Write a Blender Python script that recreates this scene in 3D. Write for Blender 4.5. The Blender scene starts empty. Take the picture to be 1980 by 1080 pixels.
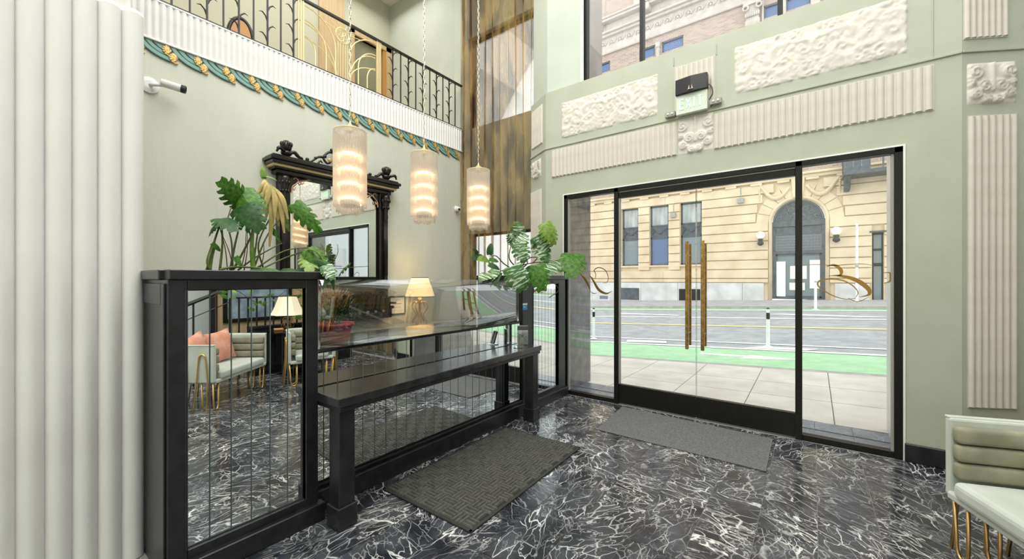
import bpy, bmesh, math, random
import numpy as np
from mathutils import Vector, Matrix, Euler
from math import sin, cos, pi, radians, sqrt, atan2

scene = bpy.context.scene
col = scene.collection
random.seed(7)

# ------------------------------------------------------------------ camera
CAM_H = 1.55
FPX = 768.0
YAW = math.atan(582 / 768.0)
cam = bpy.data.cameras.new('camera')
cam.sensor_width = 36.0
cam.lens = FPX / 1980 * 36.0
cam.clip_start = 0.05
cam.clip_end = 300
camo = bpy.data.objects.new('camera', cam)
camo.location = (0, 0, CAM_H)
camo.rotation_euler = (pi / 2, 0, YAW)
col.objects.link(camo)
scene.camera = camo

# ------------------------------------------------------------------ world, exposure, big lights
scene.view_settings.view_transform = 'Standard'
scene.view_settings.look = 'None'
scene.view_settings.exposure = 0.08
scene.view_settings.gamma = 1.0
scene.view_settings.use_curve_mapping = False
w = bpy.data.worlds.new('overcast_sky')
scene.world = w
w.use_nodes = True
bg = w.node_tree.nodes['Background']
bg.inputs['Color'].default_value = (0.93, 0.97, 1.0, 1)
bg.inputs['Strength'].default_value = 2.1


def area_light(name, loc, rot, sx, sy, power, colr=(1, 1, 1)):
    l = bpy.data.lights.new(name, 'AREA')
    l.shape = 'RECTANGLE'
    l.size = sx
    l.size_y = sy
    l.energy = power
    l.color = colr
    o = bpy.data.objects.new(name, l)
    o.location = loc
    o.rotation_euler = rot
    col.objects.link(o)
    return o


area_light('ceiling_fill', (-1.3, 0.6, 7.25), (0, 0, 0), 6.0, 7.0, 640, (1.0, 0.985, 0.95))  # unseen fill panel, added to brighten the whole interior
area_light('lobby_fill', (0.2, -4.6, 3.2), (radians(-86), 0, 0), 6.0, 4.0, 330, (1.0, 0.98, 0.94))  # second added fill panel, out of view behind the camera
area_light('balcony_fill', (-6.3, 2.6, 7.2), (0, 0, 0), 1.6, 5.0, 80, (1.0, 0.97, 0.9))  # added fill above the balcony, stands for no fixture

# ------------------------------------------------------------------ helpers
_s, _c = sin(YAW), cos(YAW)


def _ray(u, v):
    r = (u - 990) / FPX
    return Vector((-_s + _c * r, _c + _s * r, (540 - v) / FPX))


def at_y(u, v, Y):
    d = _ray(u, v)
    t = Y / d.y
    return Vector((d.x * t, Y, CAM_H + d.z * t))


def at_x(u, v, X):
    d = _ray(u, v)
    t = X / d.x
    return Vector((X, d.y * t, CAM_H + d.z * t))


class MB:
    def __init__(self):
        self.v = []
        self.f = []
        self.sm = []

    def quad_pts(self, pts):
        b = len(self.v)
        self.v += [tuple(p) for p in pts]
        self.f.append(tuple(range(b, b + len(pts))))
        return self

    def box(self, x0, x1, y0, y1, z0, z1, M=None):
        b = len(self.v)
        P = [(x0, y0, z0), (x1, y0, z0), (x1, y1, z0), (x0, y1, z0), (x0, y0, z1), (x1, y0, z1), (x1, y1, z1), (x0, y1, z1)]
        if M is not None:
            P = [tuple(M @ Vector(p)) for p in P]
        self.v += P
        for q in ((0, 3, 2, 1), (4, 5, 6, 7), (0, 1, 5, 4), (1, 2, 6, 5), (2, 3, 7, 6), (3, 0, 4, 7)):
            self.f.append(tuple(b + i for i in q))
        return self

    def prism(self, poly, z0, z1, M=None):
        # poly counter-clockwise from above
        n = len(poly)
        b = len(self.v)
        P = [(p[0], p[1], z0) for p in poly] + [(p[0], p[1], z1) for p in poly]
        if M is not None:
            P = [tuple(M @ Vector(p)) for p in P]
        self.v += P
        self.f.append(tuple(b + i for i in reversed(range(n))))
        self.f.append(tuple(b + n + i for i in range(n)))
        for i in range(n):
            j = (i + 1) % n
            self.f.append((b + i, b + j, b + n + j, b + n + i))
        return self

    def tube(self, pts, r, n=8, cap=True):
        pts = [Vector(p) for p in pts]
        m = len(pts)
        rs = r if isinstance(r, (list, tuple)) else [r] * m
        b = len(self.v)
        prev = None
        for i, p in enumerate(pts):
            if i == 0:
                t = pts[1] - pts[0]
            elif i == m - 1:
                t = pts[-1] - pts[-2]
            else:
                t = pts[i + 1] - pts[i - 1]
            t.normalize()
            if prev is None:
                a = Vector((0, 0, 1)) if abs(t.z) < .9 else Vector((1, 0, 0))
                u = t.cross(a).normalized()
            else:
                u = prev - t * prev.dot(t)
                if u.length < 1e-6:
                    u = t.orthogonal()
                u.normalize()
            prev = u
            w_ = t.cross(u)
            for k in range(n):
                a = 2 * pi * k / n
                q = p + (u * cos(a) + w_ * sin(a)) * rs[i]
                self.v.append(tuple(q))
        for i in range(m - 1):
            for k in range(n):
                k2 = (k + 1) % n
                self.f.append((b + i * n + k, b + i * n + k2, b + (i + 1) * n + k2, b + (i + 1) * n + k))
        if cap:
            self.f.append(tuple(b + k for k in reversed(range(n))))
            self.f.append(tuple(b + (m - 1) * n + k for k in range(n)))
        return self

    def lathe(self, prof, cx=0, cy=0, n=16, M=None):
        b = len(self.v)
        for (r, z) in prof:
            for k in range(n):
                a = 2 * pi * k / n
                p = (cx + r * cos(a), cy + r * sin(a), z)
                self.v.append(tuple(M @ Vector(p)) if M is not None else p)
        m = len(prof)
        for i in range(m - 1):
            for k in range(n):
                k2 = (k + 1) % n
                self.f.append((b + i * n + k, b + i * n + k2, b + (i + 1) * n + k2, b + (i + 1) * n + k))
        self.f.append(tuple(b + k for k in reversed(range(n))))
        self.f.append(tuple(b + (m - 1) * n + k for k in range(n)))
        return self

    def ball(self, c, r, n=10, sc=(1, 1, 1)):
        prof = []
        b = len(self.v)
        m = n // 2 + 1
        for i in range(m + 1):
            a = -pi / 2 + pi * i / m
            rr = max(r * cos(a), 1e-4)
            for k in range(n):
                t = 2 * pi * k / n
                self.v.append((c[0] + rr * cos(t) * sc[0], c[1] + rr * sin(t) * sc[1], c[2] + r * sin(a) * sc[2]))
        for i in range(m):
            for k in range(n):
                k2 = (k + 1) % n
                self.f.append((b + i * n + k, b + i * n + k2, b + (i + 1) * n + k2, b + (i + 1) * n + k))
        return self

    def grid(self, fn, nu, nv):
        b = len(self.v)
        for i in range(nu + 1):
            for j in range(nv + 1):
                self.v.append(tuple(fn(i / nu, j / nv)))
        for i in range(nu):
            for j in range(nv):
                a = b + i * (nv + 1) + j
                self.f.append((a, a + nv + 1, a + nv + 2, a + 1))
        return self

    def mesh(self, name, m, smooth=False):
        me = bpy.data.meshes.new(name)
        me.from_pydata(self.v, [], self.f)
        me.update()
        if m is not None:
            me.materials.append(m)
        if smooth:
            me.polygons.foreach_set('use_smooth', [True] * len(me.polygons))
        return me

    def build(self, name, m, parent=None, smooth=False, bevel=0, seg=1, loc=None, recalc=True):
        me = self.mesh(name, m, smooth)
        if recalc:
            bm = bmesh.new()
            bm.from_mesh(me)
            bmesh.ops.recalc_face_normals(bm, faces=bm.faces)
            bm.to_mesh(me)
            bm.free()
        o = bpy.data.objects.new(name, me)
        col.objects.link(o)
        if parent is not None:
            o.parent = parent
        if loc is not None:
            o.location = loc
        if bevel:
            b = o.modifiers.new('bevel', 'BEVEL')
            b.width = bevel
            b.segments = seg
            b.limit_method = 'ANGLE'
        return o


def tag(o, label=None, cat=None, group=None, kind=None):
    if label: o['label'] = label
    if cat: o['category'] = cat
    if group: o['group'] = group
    if kind: o['kind'] = kind
    return o


def empty(name, loc=(0, 0, 0), rz=0, **k):
    o = bpy.data.objects.new(name, None)
    o.empty_display_size = .1
    o.location = loc
    o.rotation_euler = (0, 0, rz)
    col.objects.link(o)
    tag(o, **k)
    return o


def child(name, me, parent, loc=(0, 0, 0), rot=(0, 0, 0), sc=(1, 1, 1)):
    o = bpy.data.objects.new(name, me)
    o.parent = parent
    o.location = loc
    o.rotation_euler = rot
    o.scale = sc
    col.objects.link(o)
    return o


def copy_tree(o, parent=None):
    c = o.copy()
    col.objects.link(c)
    if parent is not None:
        c.parent = parent
    for ch in list(o.children):
        copy_tree(ch, c)
    return c


def arc(c, r, a0, a1, n, ax, ay):
    return [Vector(c) + Vector(ax) * (r * cos(a0 + (a1 - a0) * i / n)) + Vector(ay) * (r * sin(a0 + (a1 - a0) * i / n)) for i in range(n + 1)]


# ------------------------------------------------------------------ materials
def mat(name, colr, rough=.5, metal=0, spec=.5, emit=None, estr=0, alpha=None):
    m = bpy.data.materials.new(name)
    m.use_nodes = True
    b = m.node_tree.nodes['Principled BSDF']
    b.inputs['Base Color'].default_value = (*colr, 1)
    b.inputs['Roughness'].default_value = rough
    b.inputs['Metallic'].default_value = metal
    b.inputs['Specular IOR Level'].default_value = spec
    if emit:
        b.inputs['Emission Color'].default_value = (*emit, 1)
        b.inputs['Emission Strength'].default_value = estr
    return m


def N(m, t, **k):
    n = m.node_tree.nodes.new(t)
    for a, b in k.items():
        if a.startswith('i_'):
            key = a[2:].replace('_', ' ')
            n.inputs[key].default_value = b
        else:
            setattr(n, a, b)
    return n


def L(m, a, b):
    m.node_tree.links.new(a, b)


def bsdf(m):
    return m.node_tree.nodes['Principled BSDF']


def noisy(m, c1, c2, scale=5, detail=4, coord='Object', stretch=(1, 1, 1), lo=.35, hi=.65, bump=0, bscale=None, bdist=.01):
    tc = N(m, 'ShaderNodeTexCoord')
    mp = N(m, 'ShaderNodeMapping')
    mp.inputs['Scale'].default_value = stretch
    L(m, tc.outputs[coord], mp.inputs['Vector'])
    nz = N(m, 'ShaderNodeTexNoise', i_Scale=scale, i_Detail=detail)
    L(m, mp.outputs[0], nz.inputs['Vector'])
    cr = N(m, 'ShaderNodeValToRGB')
    cr.color_ramp.elements[0].position = lo
    cr.color_ramp.elements[1].position = hi
    cr.color_ramp.elements[0].color = (*c1, 1)
    cr.color_ramp.elements[1].color = (*c2, 1)
    L(m, nz.outputs['Fac'], cr.inputs[0])
    L(m, cr.outputs[0], bsdf(m).inputs['Base Color'])
    if bump:
        n2 = N(m, 'ShaderNodeTexNoise', i_Scale=bscale or scale * 4, i_Detail=5)
        L(m, mp.outputs[0], n2.inputs['Vector'])
        bp = N(m, 'ShaderNodeBump', i_Strength=bump, i_Distance=bdist)
        L(m, n2.outputs['Fac'], bp.inputs['Height'])
        L(m, bp.outputs[0], bsdf(m).inputs['Normal'])
    return m


def glassy(name, tint=(1, 1, 1), reflect=None, rough=0.0, ior=1.5, gain=1.0):
    m = bpy.data.materials.new(name)
    m.use_nodes = True
    nt = m.node_tree
    nt.nodes.remove(nt.nodes['Principled BSDF'])
    out = nt.nodes['Material Output']
    tr = N(m, 'ShaderNodeBsdfTransparent')
    tr.inputs[0].default_value = (*tint, 1)
    gl = N(m, 'ShaderNodeBsdfGlossy')
    gl.inputs['Roughness'].default_value = rough
    mx = N(m, 'ShaderNodeMixShader')
    if reflect is None:
        fr = N(m, 'ShaderNodeFresnel', i_IOR=ior)
        mt = N(m, 'ShaderNodeMath', operation='MULTIPLY')
        mt.inputs[1].default_value = gain
        mt.use_clamp = True
        L(m, fr.outputs[0], mt.inputs[0])
        L(m, mt.outputs[0], mx.inputs[0])
    else:
        mx.inputs[0].default_value = reflect
    L(m, tr.outputs[0], mx.inputs[1])
    L(m, gl.outputs[0], mx.inputs[2])
    L(m, mx.outputs[0], out.inputs['Surface'])
    return m


def marble(name, base1, base2, vein, sc=1.0, rough=.1, amount=1.0):
    m = mat(name, base1, rough)
    tc = N(m, 'ShaderNodeTexCoord')
    oi = N(m, 'ShaderNodeObjectInfo')
    rnd = N(m, 'ShaderNodeMath', operation='MULTIPLY')
    rnd.inputs[1].default_value = 37.0
    L(m, oi.outputs['Random'], rnd.inputs[0])
    rot = N(m, 'ShaderNodeVectorRotate')
    rot.rotation_type = 'Z_AXIS'
    L(m, tc.outputs['Object'], rot.inputs['Vector'])
    an = N(m, 'ShaderNodeMath', operation='MULTIPLY')
    an.inputs[1].default_value = 2.2
    L(m, oi.outputs['Random'], an.inputs[0])
    L(m, an.outputs[0], rot.inputs['Angle'])
    ad = N(m, 'ShaderNodeVectorMath', operation='ADD')
    L(m, rot.outputs[0], ad.inputs[0])
    cb = N(m, 'ShaderNodeCombineXYZ')
    L(m, rnd.outputs[0], cb.inputs[0])
    L(m, rnd.outputs[0], cb.inputs[2])
    L(m, cb.outputs[0], ad.inputs[1])
    # distortion
    dn = N(m, 'ShaderNodeTexNoise', i_Scale=3.0 * sc, i_Detail=4)
    L(m, ad.outputs[0], dn.inputs['Vector'])
    ds = N(m, 'ShaderNodeVectorMath', operation='SCALE')
    ds.inputs['Scale'].default_value = .13 / sc
    L(m, dn.outputs['Color'], ds.inputs[0])
    dv = N(m, 'ShaderNodeVectorMath', operation='ADD')
    L(m, ad.outputs[0], dv.inputs[0])
    L(m, ds.outputs[0], dv.inputs[1])
    outs = []

    def ridge(scale, stretch, width, ang, detail=3, src=dv, th=1.0):
        mp = N(m, 'ShaderNodeMapping')
        mp.inputs['Scale'].default_value = stretch
        mp.inputs['Rotation'].default_value = (0, 0, ang)
        L(m, src.outputs[0], mp.inputs['Vector'])
        nz = N(m, 'ShaderNodeTexNoise', i_Scale=scale * sc, i_Detail=detail, i_Roughness=.45)
        L(m, mp.outputs[0], nz.inputs['Vector'])
        sb = N(m, 'ShaderNodeMath', operation='SUBTRACT')
        sb.inputs[1].default_value = .5
        L(m, nz.outputs['Fac'], sb.inputs[0])
        ab = N(m, 'ShaderNodeMath', operation='ABSOLUTE')
        L(m, sb.outputs[0], ab.inputs[0])
        mr = N(m, 'ShaderNodeMapRange')
        mr.inputs['From Min'].default_value = 0
        mr.inputs['From Max'].default_value = width
        mr.inputs['To Min'].default_value = th
        mr.inputs['To Max'].default_value = 0
        L(m, ab.outputs[0], mr.inputs['Value'])
        return mr.outputs[0]

    def vor(scale, stretch, width, ang, th=1.0):
        mp = N(m, 'ShaderNodeMapping')
        mp.inputs['Scale'].default_value = stretch
        mp.inputs['Rotation'].default_value = (0, 0, ang)
        L(m, dv.outputs[0], mp.inputs['Vector'])
        nz = N(m, 'ShaderNodeTexVoronoi', i_Scale=scale * sc, feature='DISTANCE_TO_EDGE')
        L(m, mp.outputs[0], nz.inputs['Vector'])
        mr = N(m, 'ShaderNodeMapRange')
        mr.inputs['From Min'].default_value = 0
        mr.inputs['From Max'].default_value = width
        mr.inputs['To Min'].default_value = th
        mr.inputs['To Max'].default_value = 0
        L(m, nz.outputs['Distance'], mr.inputs['Value'])
        return mr.outputs[0]

    def mask(sock, scale, lo, hi):
        nz = N(m, 'ShaderNodeTexNoise', i_Scale=scale * sc, i_Detail=3)
        L(m, ad.outputs[0], nz.inputs['Vector'])
        mr = N(m, 'ShaderNodeMapRange')
        mr.inputs['From Min'].default_value = lo
        mr.inputs['From Max'].default_value = hi
        L(m, nz.outputs['Fac'], mr.inputs['Value'])
        mu = N(m, 'ShaderNodeMath', operation='MULTIPLY')
        L(m, sock, mu.inputs[0])
        L(m, mr.outputs[0], mu.inputs[1])
        return mu.outputs[0]

    A = mask(ridge(2.6, (1, 2.6, 1), .013, .6, 4), 2.0, .32, .52)
    B = mask(vor(3.4, (1, 3.2, 1), .024, -.5, 1), 3.3, .37, .53)
    C = mask(ridge(7.0, (1, 2.0, 1), .016, 1.1, 3, th=.8), 3.0, .40, .58)
    D = mask(vor(8.0, (1, 1.6, 1), .025, .9, .6), 4.2, .46, .62)
    E_ = mask(ridge(13, (1, 1.3, 1), .03, .2, 5, th=.5), 2.6, .5, .68)
    cur = A
    for x in (B, C, D, E_):
        mx = N(m, 'ShaderNodeMath', operation='MAXIMUM')
        L(m, cur, mx.inputs[0])
        L(m, x, mx.inputs[1])
        cur = mx.outputs[0]
    fin = N(m, 'ShaderNodeMath', operation='MULTIPLY')
    fin.inputs[1].default_value = amount
    fin.use_clamp = True
    fd_ = N(m, 'ShaderNodeTexNoise', i_Scale=1.7 * sc, i_Detail=5)
    L(m, dv.outputs[0], fd_.inputs['Vector'])
    fr_ = N(m, 'ShaderNodeMapRange')
    fr_.inputs['From Min'].default_value = .36
    fr_.inputs['From Max'].default_value = .60
    fr_.inputs['To Min'].default_value = .22
    fr_.inputs['To Max'].default_value = 1.15
    L(m, fd_.outputs['Fac'], fr_.inputs['Value'])
    fm_ = N(m, 'ShaderNodeMath', operation='MULTIPLY')
    L(m, cur, fm_.inputs[0])
    L(m, fr_.outputs[0], fm_.inputs[1])
    L(m, fm_.outputs[0], fin.inputs[0])
    cl = N(m, 'ShaderNodeTexNoise', i_Scale=4 * sc, i_Detail=6)
    L(m, ad.outputs[0], cl.inputs['Vector'])
    bm_ = N(m, 'ShaderNodeMix', data_type='RGBA')
    bm_.inputs[6].default_value = (*base1, 1)
    bm_.inputs[7].default_value = (*base2, 1)
    mr = N(m, 'ShaderNodeMapRange')
    mr.inputs['From Min'].default_value = .4
    mr.inputs['From Max'].default_value = .7
    L(m, cl.outputs['Fac'], mr.inputs['Value'])
    L(m, mr.outputs[0], bm_.inputs[0])
    vm = N(m, 'ShaderNodeMix', data_type='RGBA')
    L(m, fin.outputs[0], vm.inputs[0])
    L(m, bm_.outputs[2], vm.inputs[6])
    vm.inputs[7].default_value = (*vein, 1)
    L(m, vm.outputs[2], bsdf(m).inputs['Base Color'])
    return m


M = {}
M['green'] = noisy(mat('sage_paint', (.5, .55, .43), .6), (.42, .445, .35), (.455, .48, .385), 3, 3, bump=.15, bscale=40, bdist=.004)
M['green_left'] = noisy(mat('pale_sage_stucco', (.6, .64, .52), .55), (.615, .63, .535), (.67, .685, .585), 2, 3, stretch=(1, 1, .25), bump=.5, bscale=30, bdist=.008)
M['green_up'] = noisy(mat('pale_green_plaster', (.6, .66, .58), .7), (.485, .535, .46), (.53, .575, .505), 2, 3)
M['cream'] = noisy(mat('cream_plaster', (.72, .68, .6), .6), (.61, .565, .49), (.67, .63, .555), 6, 4, bump=.2, bscale=60, bdist=.003)
M['relief'] = noisy(mat('relief_plaster', (.74, .71, .64), .6), (.62, .585, .515), (.70, .67, .60), 9, 4, bump=.3, bscale=50, bdist=.004)
M['white'] = noisy(mat('white_plaster', (.82, .8, .77), .45), (.76, .735, .715), (.82, .80, .78), 5, 5, stretch=(1, 1, .4), bump=.35, bscale=18, bdist=.006)
M['band'] = noisy(mat('white_band_plaster', (.84, .83, .82), .45), (.80, .79, .78), (.86, .85, .84), 7, 3)
M['ceil'] = mat('ceiling_paint', (.8, .8, .76), .8)
M['black'] = noisy(mat('black_paint', (.012, .012, .014), .32), (.010, .010, .012), (.020, .020, .023), 14, 4, bump=.1, bscale=80, bdist=.002)
M['black_gloss'] = mat('black_lacquer', (.008, .008, .009), .08)
M['blackm'] = mat('black_iron', (.014, .013, .012), .4)
M['frame'] = noisy(mat('dark_bronze_metal', (.012, .011, .010), .35), (.005, .005, .005), (.016, .015, .012), 160, 2)
bsdf(M['frame']).inputs['Specular IOR Level'].default_value = .25
M['mirror'] = mat('mirror_glass', (.88, .91, .90), .006, 1)
M['mirror_edge'] = mat('mirror_bevel_edge', (.16, .19, .19), .2, .4)
M['gold'] = mat('gold_metal', (.78, .52, .20), .3, 1)
M['brass'] = noisy(mat('bronze_brass', (.42, .25, .08), .35, 1), (.30, .17, .05), (.50, .31, .11), 30, 3)
M['script'] = mat('dark_gilt', (.30, .17, .04), .35, .7)
M['goldpaint'] = mat('cream_gold_paint', (.78, .64, .34), .4, .2)
M['goldleaf'] = noisy(mat('gold_leaf', (.75, .5, .16), .4, .3), (.42, .24, .05), (.85, .62, .24), 60, 2)
M['teal'] = mat('teal_paint', (.22, .40, .35), .5)
M['teal_dark'] = mat('dark_teal_paint', (.03, .10, .09), .5)
M['glass'] = glassy('window_glass', (.97, .985, .975), ior=1.45, gain=.8)
M['glass_up'] = glassy('upper_window_glass', (.98, .99, .985), ior=1.45, gain=.25)
M['acrylic'] = glassy('acrylic_guard', (.97, .98, .975), reflect=.27)
M['clear'] = glassy('clear_acrylic', (.95, .97, .97), ior=1.45, gain=1.5)
M['marble'] = marble('black_veined_marble', (.018, .020, .026), (.070, .076, .090), (.78, .78, .77), 1.0, .17, 1.0)
M['marble_out'] = marble('blue_grey_marble', (.16, .18, .22), (.24, .26, .30), (.55, .56, .57), 1.0, .35, .5)
M['grout'] = mat('tile_grout', (.26, .26, .26), .7)
M['green_leaf'] = noisy(mat('monstera_leaf', (.05, .14, .02), .5, 0, .3), (.020, .085, .008), (.09, .22, .020), 9, 3)
M['dark_leaf'] = noisy(mat('dark_leaf', (.02, .06, .02), .5, 0, .3), (.010, .045, .010), (.03, .10, .018), 9, 3)
M['lime_leaf'] = noisy(mat('lime_leaf', (.16, .27, .03), .4), (.10, .2, .02), (.25, .36, .05), 9, 3)
M['yellow_leaf'] = noisy(mat('withered_leaf', (.5, .38, .12), .6), (.36, .30, .09), (.62, .46, .18), 12, 3)
M['var_leaf'] = noisy(mat('variegated_leaf', (.3, .4, .2), .4), (.05, .14, .03), (.55, .64, .48), 3.6, 3, stretch=(.7, 3.4, 1), lo=.50, hi=.58)
M['stem'] = mat('plant_stem', (.11, .14, .03), .5)
M['stem_brown'] = mat('brown_stem', (.09, .045, .02), .6)
M['velvet'] = mat('sage_velvet', (.52, .56, .50), .8)
bsdf(M['velvet']).inputs['Sheen Weight'].default_value = .5
noisy(M['velvet'], (.47, .51, .45), (.58, .61, .56), 4, 4)
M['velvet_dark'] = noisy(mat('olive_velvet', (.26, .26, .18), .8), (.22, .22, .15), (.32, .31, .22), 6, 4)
M['pink'] = noisy(mat('coral_pillow', (.72, .32, .22), .8), (.66, .27, .18), (.78, .40, .29), 8, 3)
M['tan'] = noisy(mat('tan_wood', (.50, .37, .20), .5), (.46, .33, .17), (.54, .41, .24), 3, 4, stretch=(1, 6, .4))
M['orange_wood'] = mat('amber_wood', (.50, .24, .06), .4)
M['olive'] = noisy(mat('olive_door', (.22, .22, .14), .5), (.20, .20, .12), (.25, .25, .16), 2, 2)
M['bluewhite'] = mat('bluish_white_wall', (.62, .68, .70), .6)
M['blueglass'] = noisy(mat('blue_window_pane', (.25, .32, .42), .1, 0), (.16, .22, .30), (.34, .42, .50), 5, 4)
M['paper'] = mat('white_paper', (.8, .78, .72), .7)
M['ink'] = mat('dark_ink', (.06, .06, .06), .7)
M['bluecard'] = mat('blue_card', (.03, .28, .5), .5)
M['red'] = mat('red_glazed_pot', (.55, .015, .03), .2)
M['plastic'] = mat('white_plastic', (.8, .8, .8), .35)
M['darkplastic'] = mat('black_plastic', (.01, .01, .012), .3)
M['greyplastic'] = mat('grey_plastic', (.35, .34, .31), .5)
M['exitpanel'] = mat('pale_exit_panel', (.62, .68, .56), .4)
M['exitglow'] = mat('lit_exit_letter', (.5, .8, .6), .4, emit=(.62, 1, .75), estr=.42)
M['shade'] = mat('lamp_shade', (.85, .72, .42), .8, emit=(1.0, .72, .30), estr=1.05)
M['shade2'] = mat('cream_lamp_shade', (.82, .74, .56), .8, emit=(1, .85, .6), estr=.25)
M['bulb'] = mat('warm_bulb', (1, .8, .5), .4, emit=(1.0, .86, .64), estr=4.4)
M['bulb_soft'] = mat('globe_lamp', (.9, .85, .7), .3, emit=(1, .93, .75), estr=.35)

# ------------------------------------------------------------------ the room shell
FY = 4.745          # inner face of the entrance wall
LX = -5.05          # inner face of the left wall
MX = -2.68          # plane of the counter's mirror strips
OY = 5.43           # outer face of the entrance wall

# floor: a slab of marble with single tiles set in it where they can be told apart
floor = MB().box(-7.6, 3.6, -6.2, FY + .09, -.2, -.004).build('floor', M['grout'])
tag(floor, kind='structure')
tile_me = {}
xs = [.023 - .305 * k for k in range(9, -1, -1)] + [.023 + .305 * k for k in range(1, 12)]
for ix in range(len(xs) - 1):
    x0, x1 = xs[ix], xs[ix + 1]
    yo = -1.35 + (.305 if ix % 2 else 0)
    while yo < FY - .02:
        y0, y1 = yo, min(yo + .61, FY - .02)
        k = round(y1 - y0, 3)
        if y1 - y0 > .05:
            if k not in tile_me:
                h = (x1 - x0) / 2 - .0018
                g = k / 2 - .0018
                tile_me[k] = MB().box(-h, h, -g, g, -.003, 0).mesh('tile', M['marble'])
            t = child('tile', tile_me[k], floor, ((x0 + x1) / 2, (y0 + y1) / 2, 0))
        yo += .61
ceil = MB().box(-7.6, 3.6, -6.2, 5.5, 7.5, 7.7).build('ceiling', M['ceil'])
tag(ceil, kind='structure')

tag(MB().box(-5.05, -3.41, FY + .09, 5.3, -.2, -.002).box(1.34, 3.4, FY + .09, 5.3, -.2, -.002).build('floor_recess', M['marble']), kind='structure')
# entrance wall: lower thick part, in plan
c30, s30 = cos(radians(30)), sin(radians(30))
LCH = (-3.0 - .475 * c30, FY + .475 * s30)
RCH = (.957 + .445 * c30, FY + .445 * s30)
wf = MB()
wf.prism([(-3.0, FY), (-2.711, FY), (-2.711, OY), (LCH[0], OY), LCH], 0, 4.17)
wf.prism([(.622, FY), (.957, FY), RCH, (RCH[0], OY), (.622, OY)], 0, 4.17)
wf.box(-2.711, .622, FY, FY + .10, 2.70, 4.17)
wf.box(-2.711, .622, FY + .10, OY, 3.0, 4.17)
wall_front = tag(wf.build('wall_front', M['green']), kind='structure')
# upper wall round the big window, set back above the ledge
wu = MB()
UY = FY + .07
wu.prism([(-3.02, UY), (-2.49, UY), (-2.49, OY), (LCH[0], OY), (LCH[0], LCH[1] + .07)], 4.17, 7.5)
wu.prism([(.86, UY), (.94, UY), (RCH[0], RCH[1] + .07), (RCH[0], OY), (.86, OY)], 4.17, 7.5)
wu.box(-2.49, .86, UY, OY, 6.6, 7.5)
tag(wu.build('wall_front_upper', M['green_up']), kind='structure')
tag(MB().box(-2.49, -2.475, UY - .012, UY + .06, 4.17, 6.6).box(-2.49, .86, UY - .012, UY + .06, 4.165, 4.18).build('trim_1', M['band']), kind='structure')
# thin ledge line
led = MB()
for (a, b) in (((-3.0, FY), LCH), ((.957, FY), RCH)):
    d = Vector((b[0] - a[0], b[1] - a[1], 0)).normalized()
    n = Vector((d.y, -d.x, 0)) if d.x > 0 else Vector((-d.y, d.x, 0)) * 1
    n = Vector((0, -1, 0)) * .02 if False else (Vector((d.y, -d.x, 0)) if Vector((d.y, -d.x, 0)).y < 0 else Vector((-d.y, d.x, 0)))
    P = [Vector((*a, 0)), Vector((*b, 0)), Vector((*b, 0)) + n * .014, Vector((*a, 0)) + n * .014]
    if (P[1] - P[0]).cross(P[2] - P[1]).z < 0: P.reverse()
    led.prism([(p.x, p.y) for p in P], 3.372, 3.394)
led.box(-3.0, .957, FY - .014, FY + .001, 3.372, 3.394)
led.box(.787, .797, FY - .008, FY + .001, 3.394, 4.165)
led.box(-1.276, -1.266, FY - .008, FY + .001, 3.99, 4.09).box(-.836, -.826, FY - .008, FY + .001, 3.97, 4.09)
tag(led.build('trim_2', M['green'], bevel=.003), kind='structure')

# window recesses left and right of the entrance bay (behind the curtains)
def recess(x0, x1, wins, name):
    b = MB()
    y0, y1 = 5.22, OY
    zs = [0] + [z for w_ in wins for z in w_] + [7.5]
    wx0, wx1 = x0 + .12, x1 - .06
    b.box(x0, wx0, y0, y1, 0, 7.5).box(wx1, x1, y0, y1, 0, 7.5)
    for i in range(0, len(zs), 2):
        b.box(wx0, wx1, y0, y1, zs[i], zs[i + 1])
    tag(b.build(name, M['green_up']), kind='structure')
    return wx0, wx1


def simple_window(name, x0, x1, y, z0, z1, cols=1, rows=1):
    e = empty(name, ((x0 + x1) / 2, y, z0), kind='structure')
    W, H = (x1 - x0) / 2, z1 - z0
    f = MB()
    t = .035
    f.box(-W, W, -.03, .03, 0, t * 1.3).box(-W, W, -.03, .03, H - t, H).box(-W, -W + t, -.03, .03, t, H - t).box(W - t, W, -.03, .03, t, H - t)
    for i in range(1, cols):
        x = -W + 2 * W * i / cols
        f.box(x - t / 2, x + t / 2, -.025, .025, t, H - t)
    for i in range(1, rows):
        z = H * i / rows
        f.box(-W + t, W - t, -.025, .025, z - t / 2, z + t / 2)
    f.build('window_frame', M['frame'], e)
    MB().box(-W + t * .5, W - t * .5, -.004, .004, t * .5, H - t * .5).build('pane', M['glass'], e)
    return e


a, b_ = recess(-5.049, LCH[0], [(.75, 2.36), (4.24, 5.86)], 'wall_recess_left')
simple_window('window_1', a, b_, 5.34, 4.24, 5.86)
simple_window('window_2', a, b_, 5.34, .75, 2.36, 1, 2)
a, b_ = recess(RCH[0], 3.6, [(4.24, 5.86)], 'wall_recess_right')
simple_window('window_3', a, b_, 5.34, 4.24, 5.86, 2, 1)

# big upper window over the entrance
up = empty('window_4', (-.815, UY + .12, 4.18), kind='structure')
W, H = 1.675, 2.42
f = MB()
f.box(-W, -W + .05, -.04, .04, 0, H).box(W - .05, W, -.04, .04, 0, H).box(-W, W, -.04, .04, H - .05, H)
for x in (-.882 + .0, .546):
    f.box(x - .022, x + .022, -.04, .04, 0, H - .05)
f.build('window_frame', M['frame'], up)
for x0, x1 in ((-W + .05, -.904), (-.86, .524), (.568, W - .05)):
    MB().box(x0, x1, -.004, .004, 0, H - .05).build('pane', M['glass_up'], up)

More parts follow.
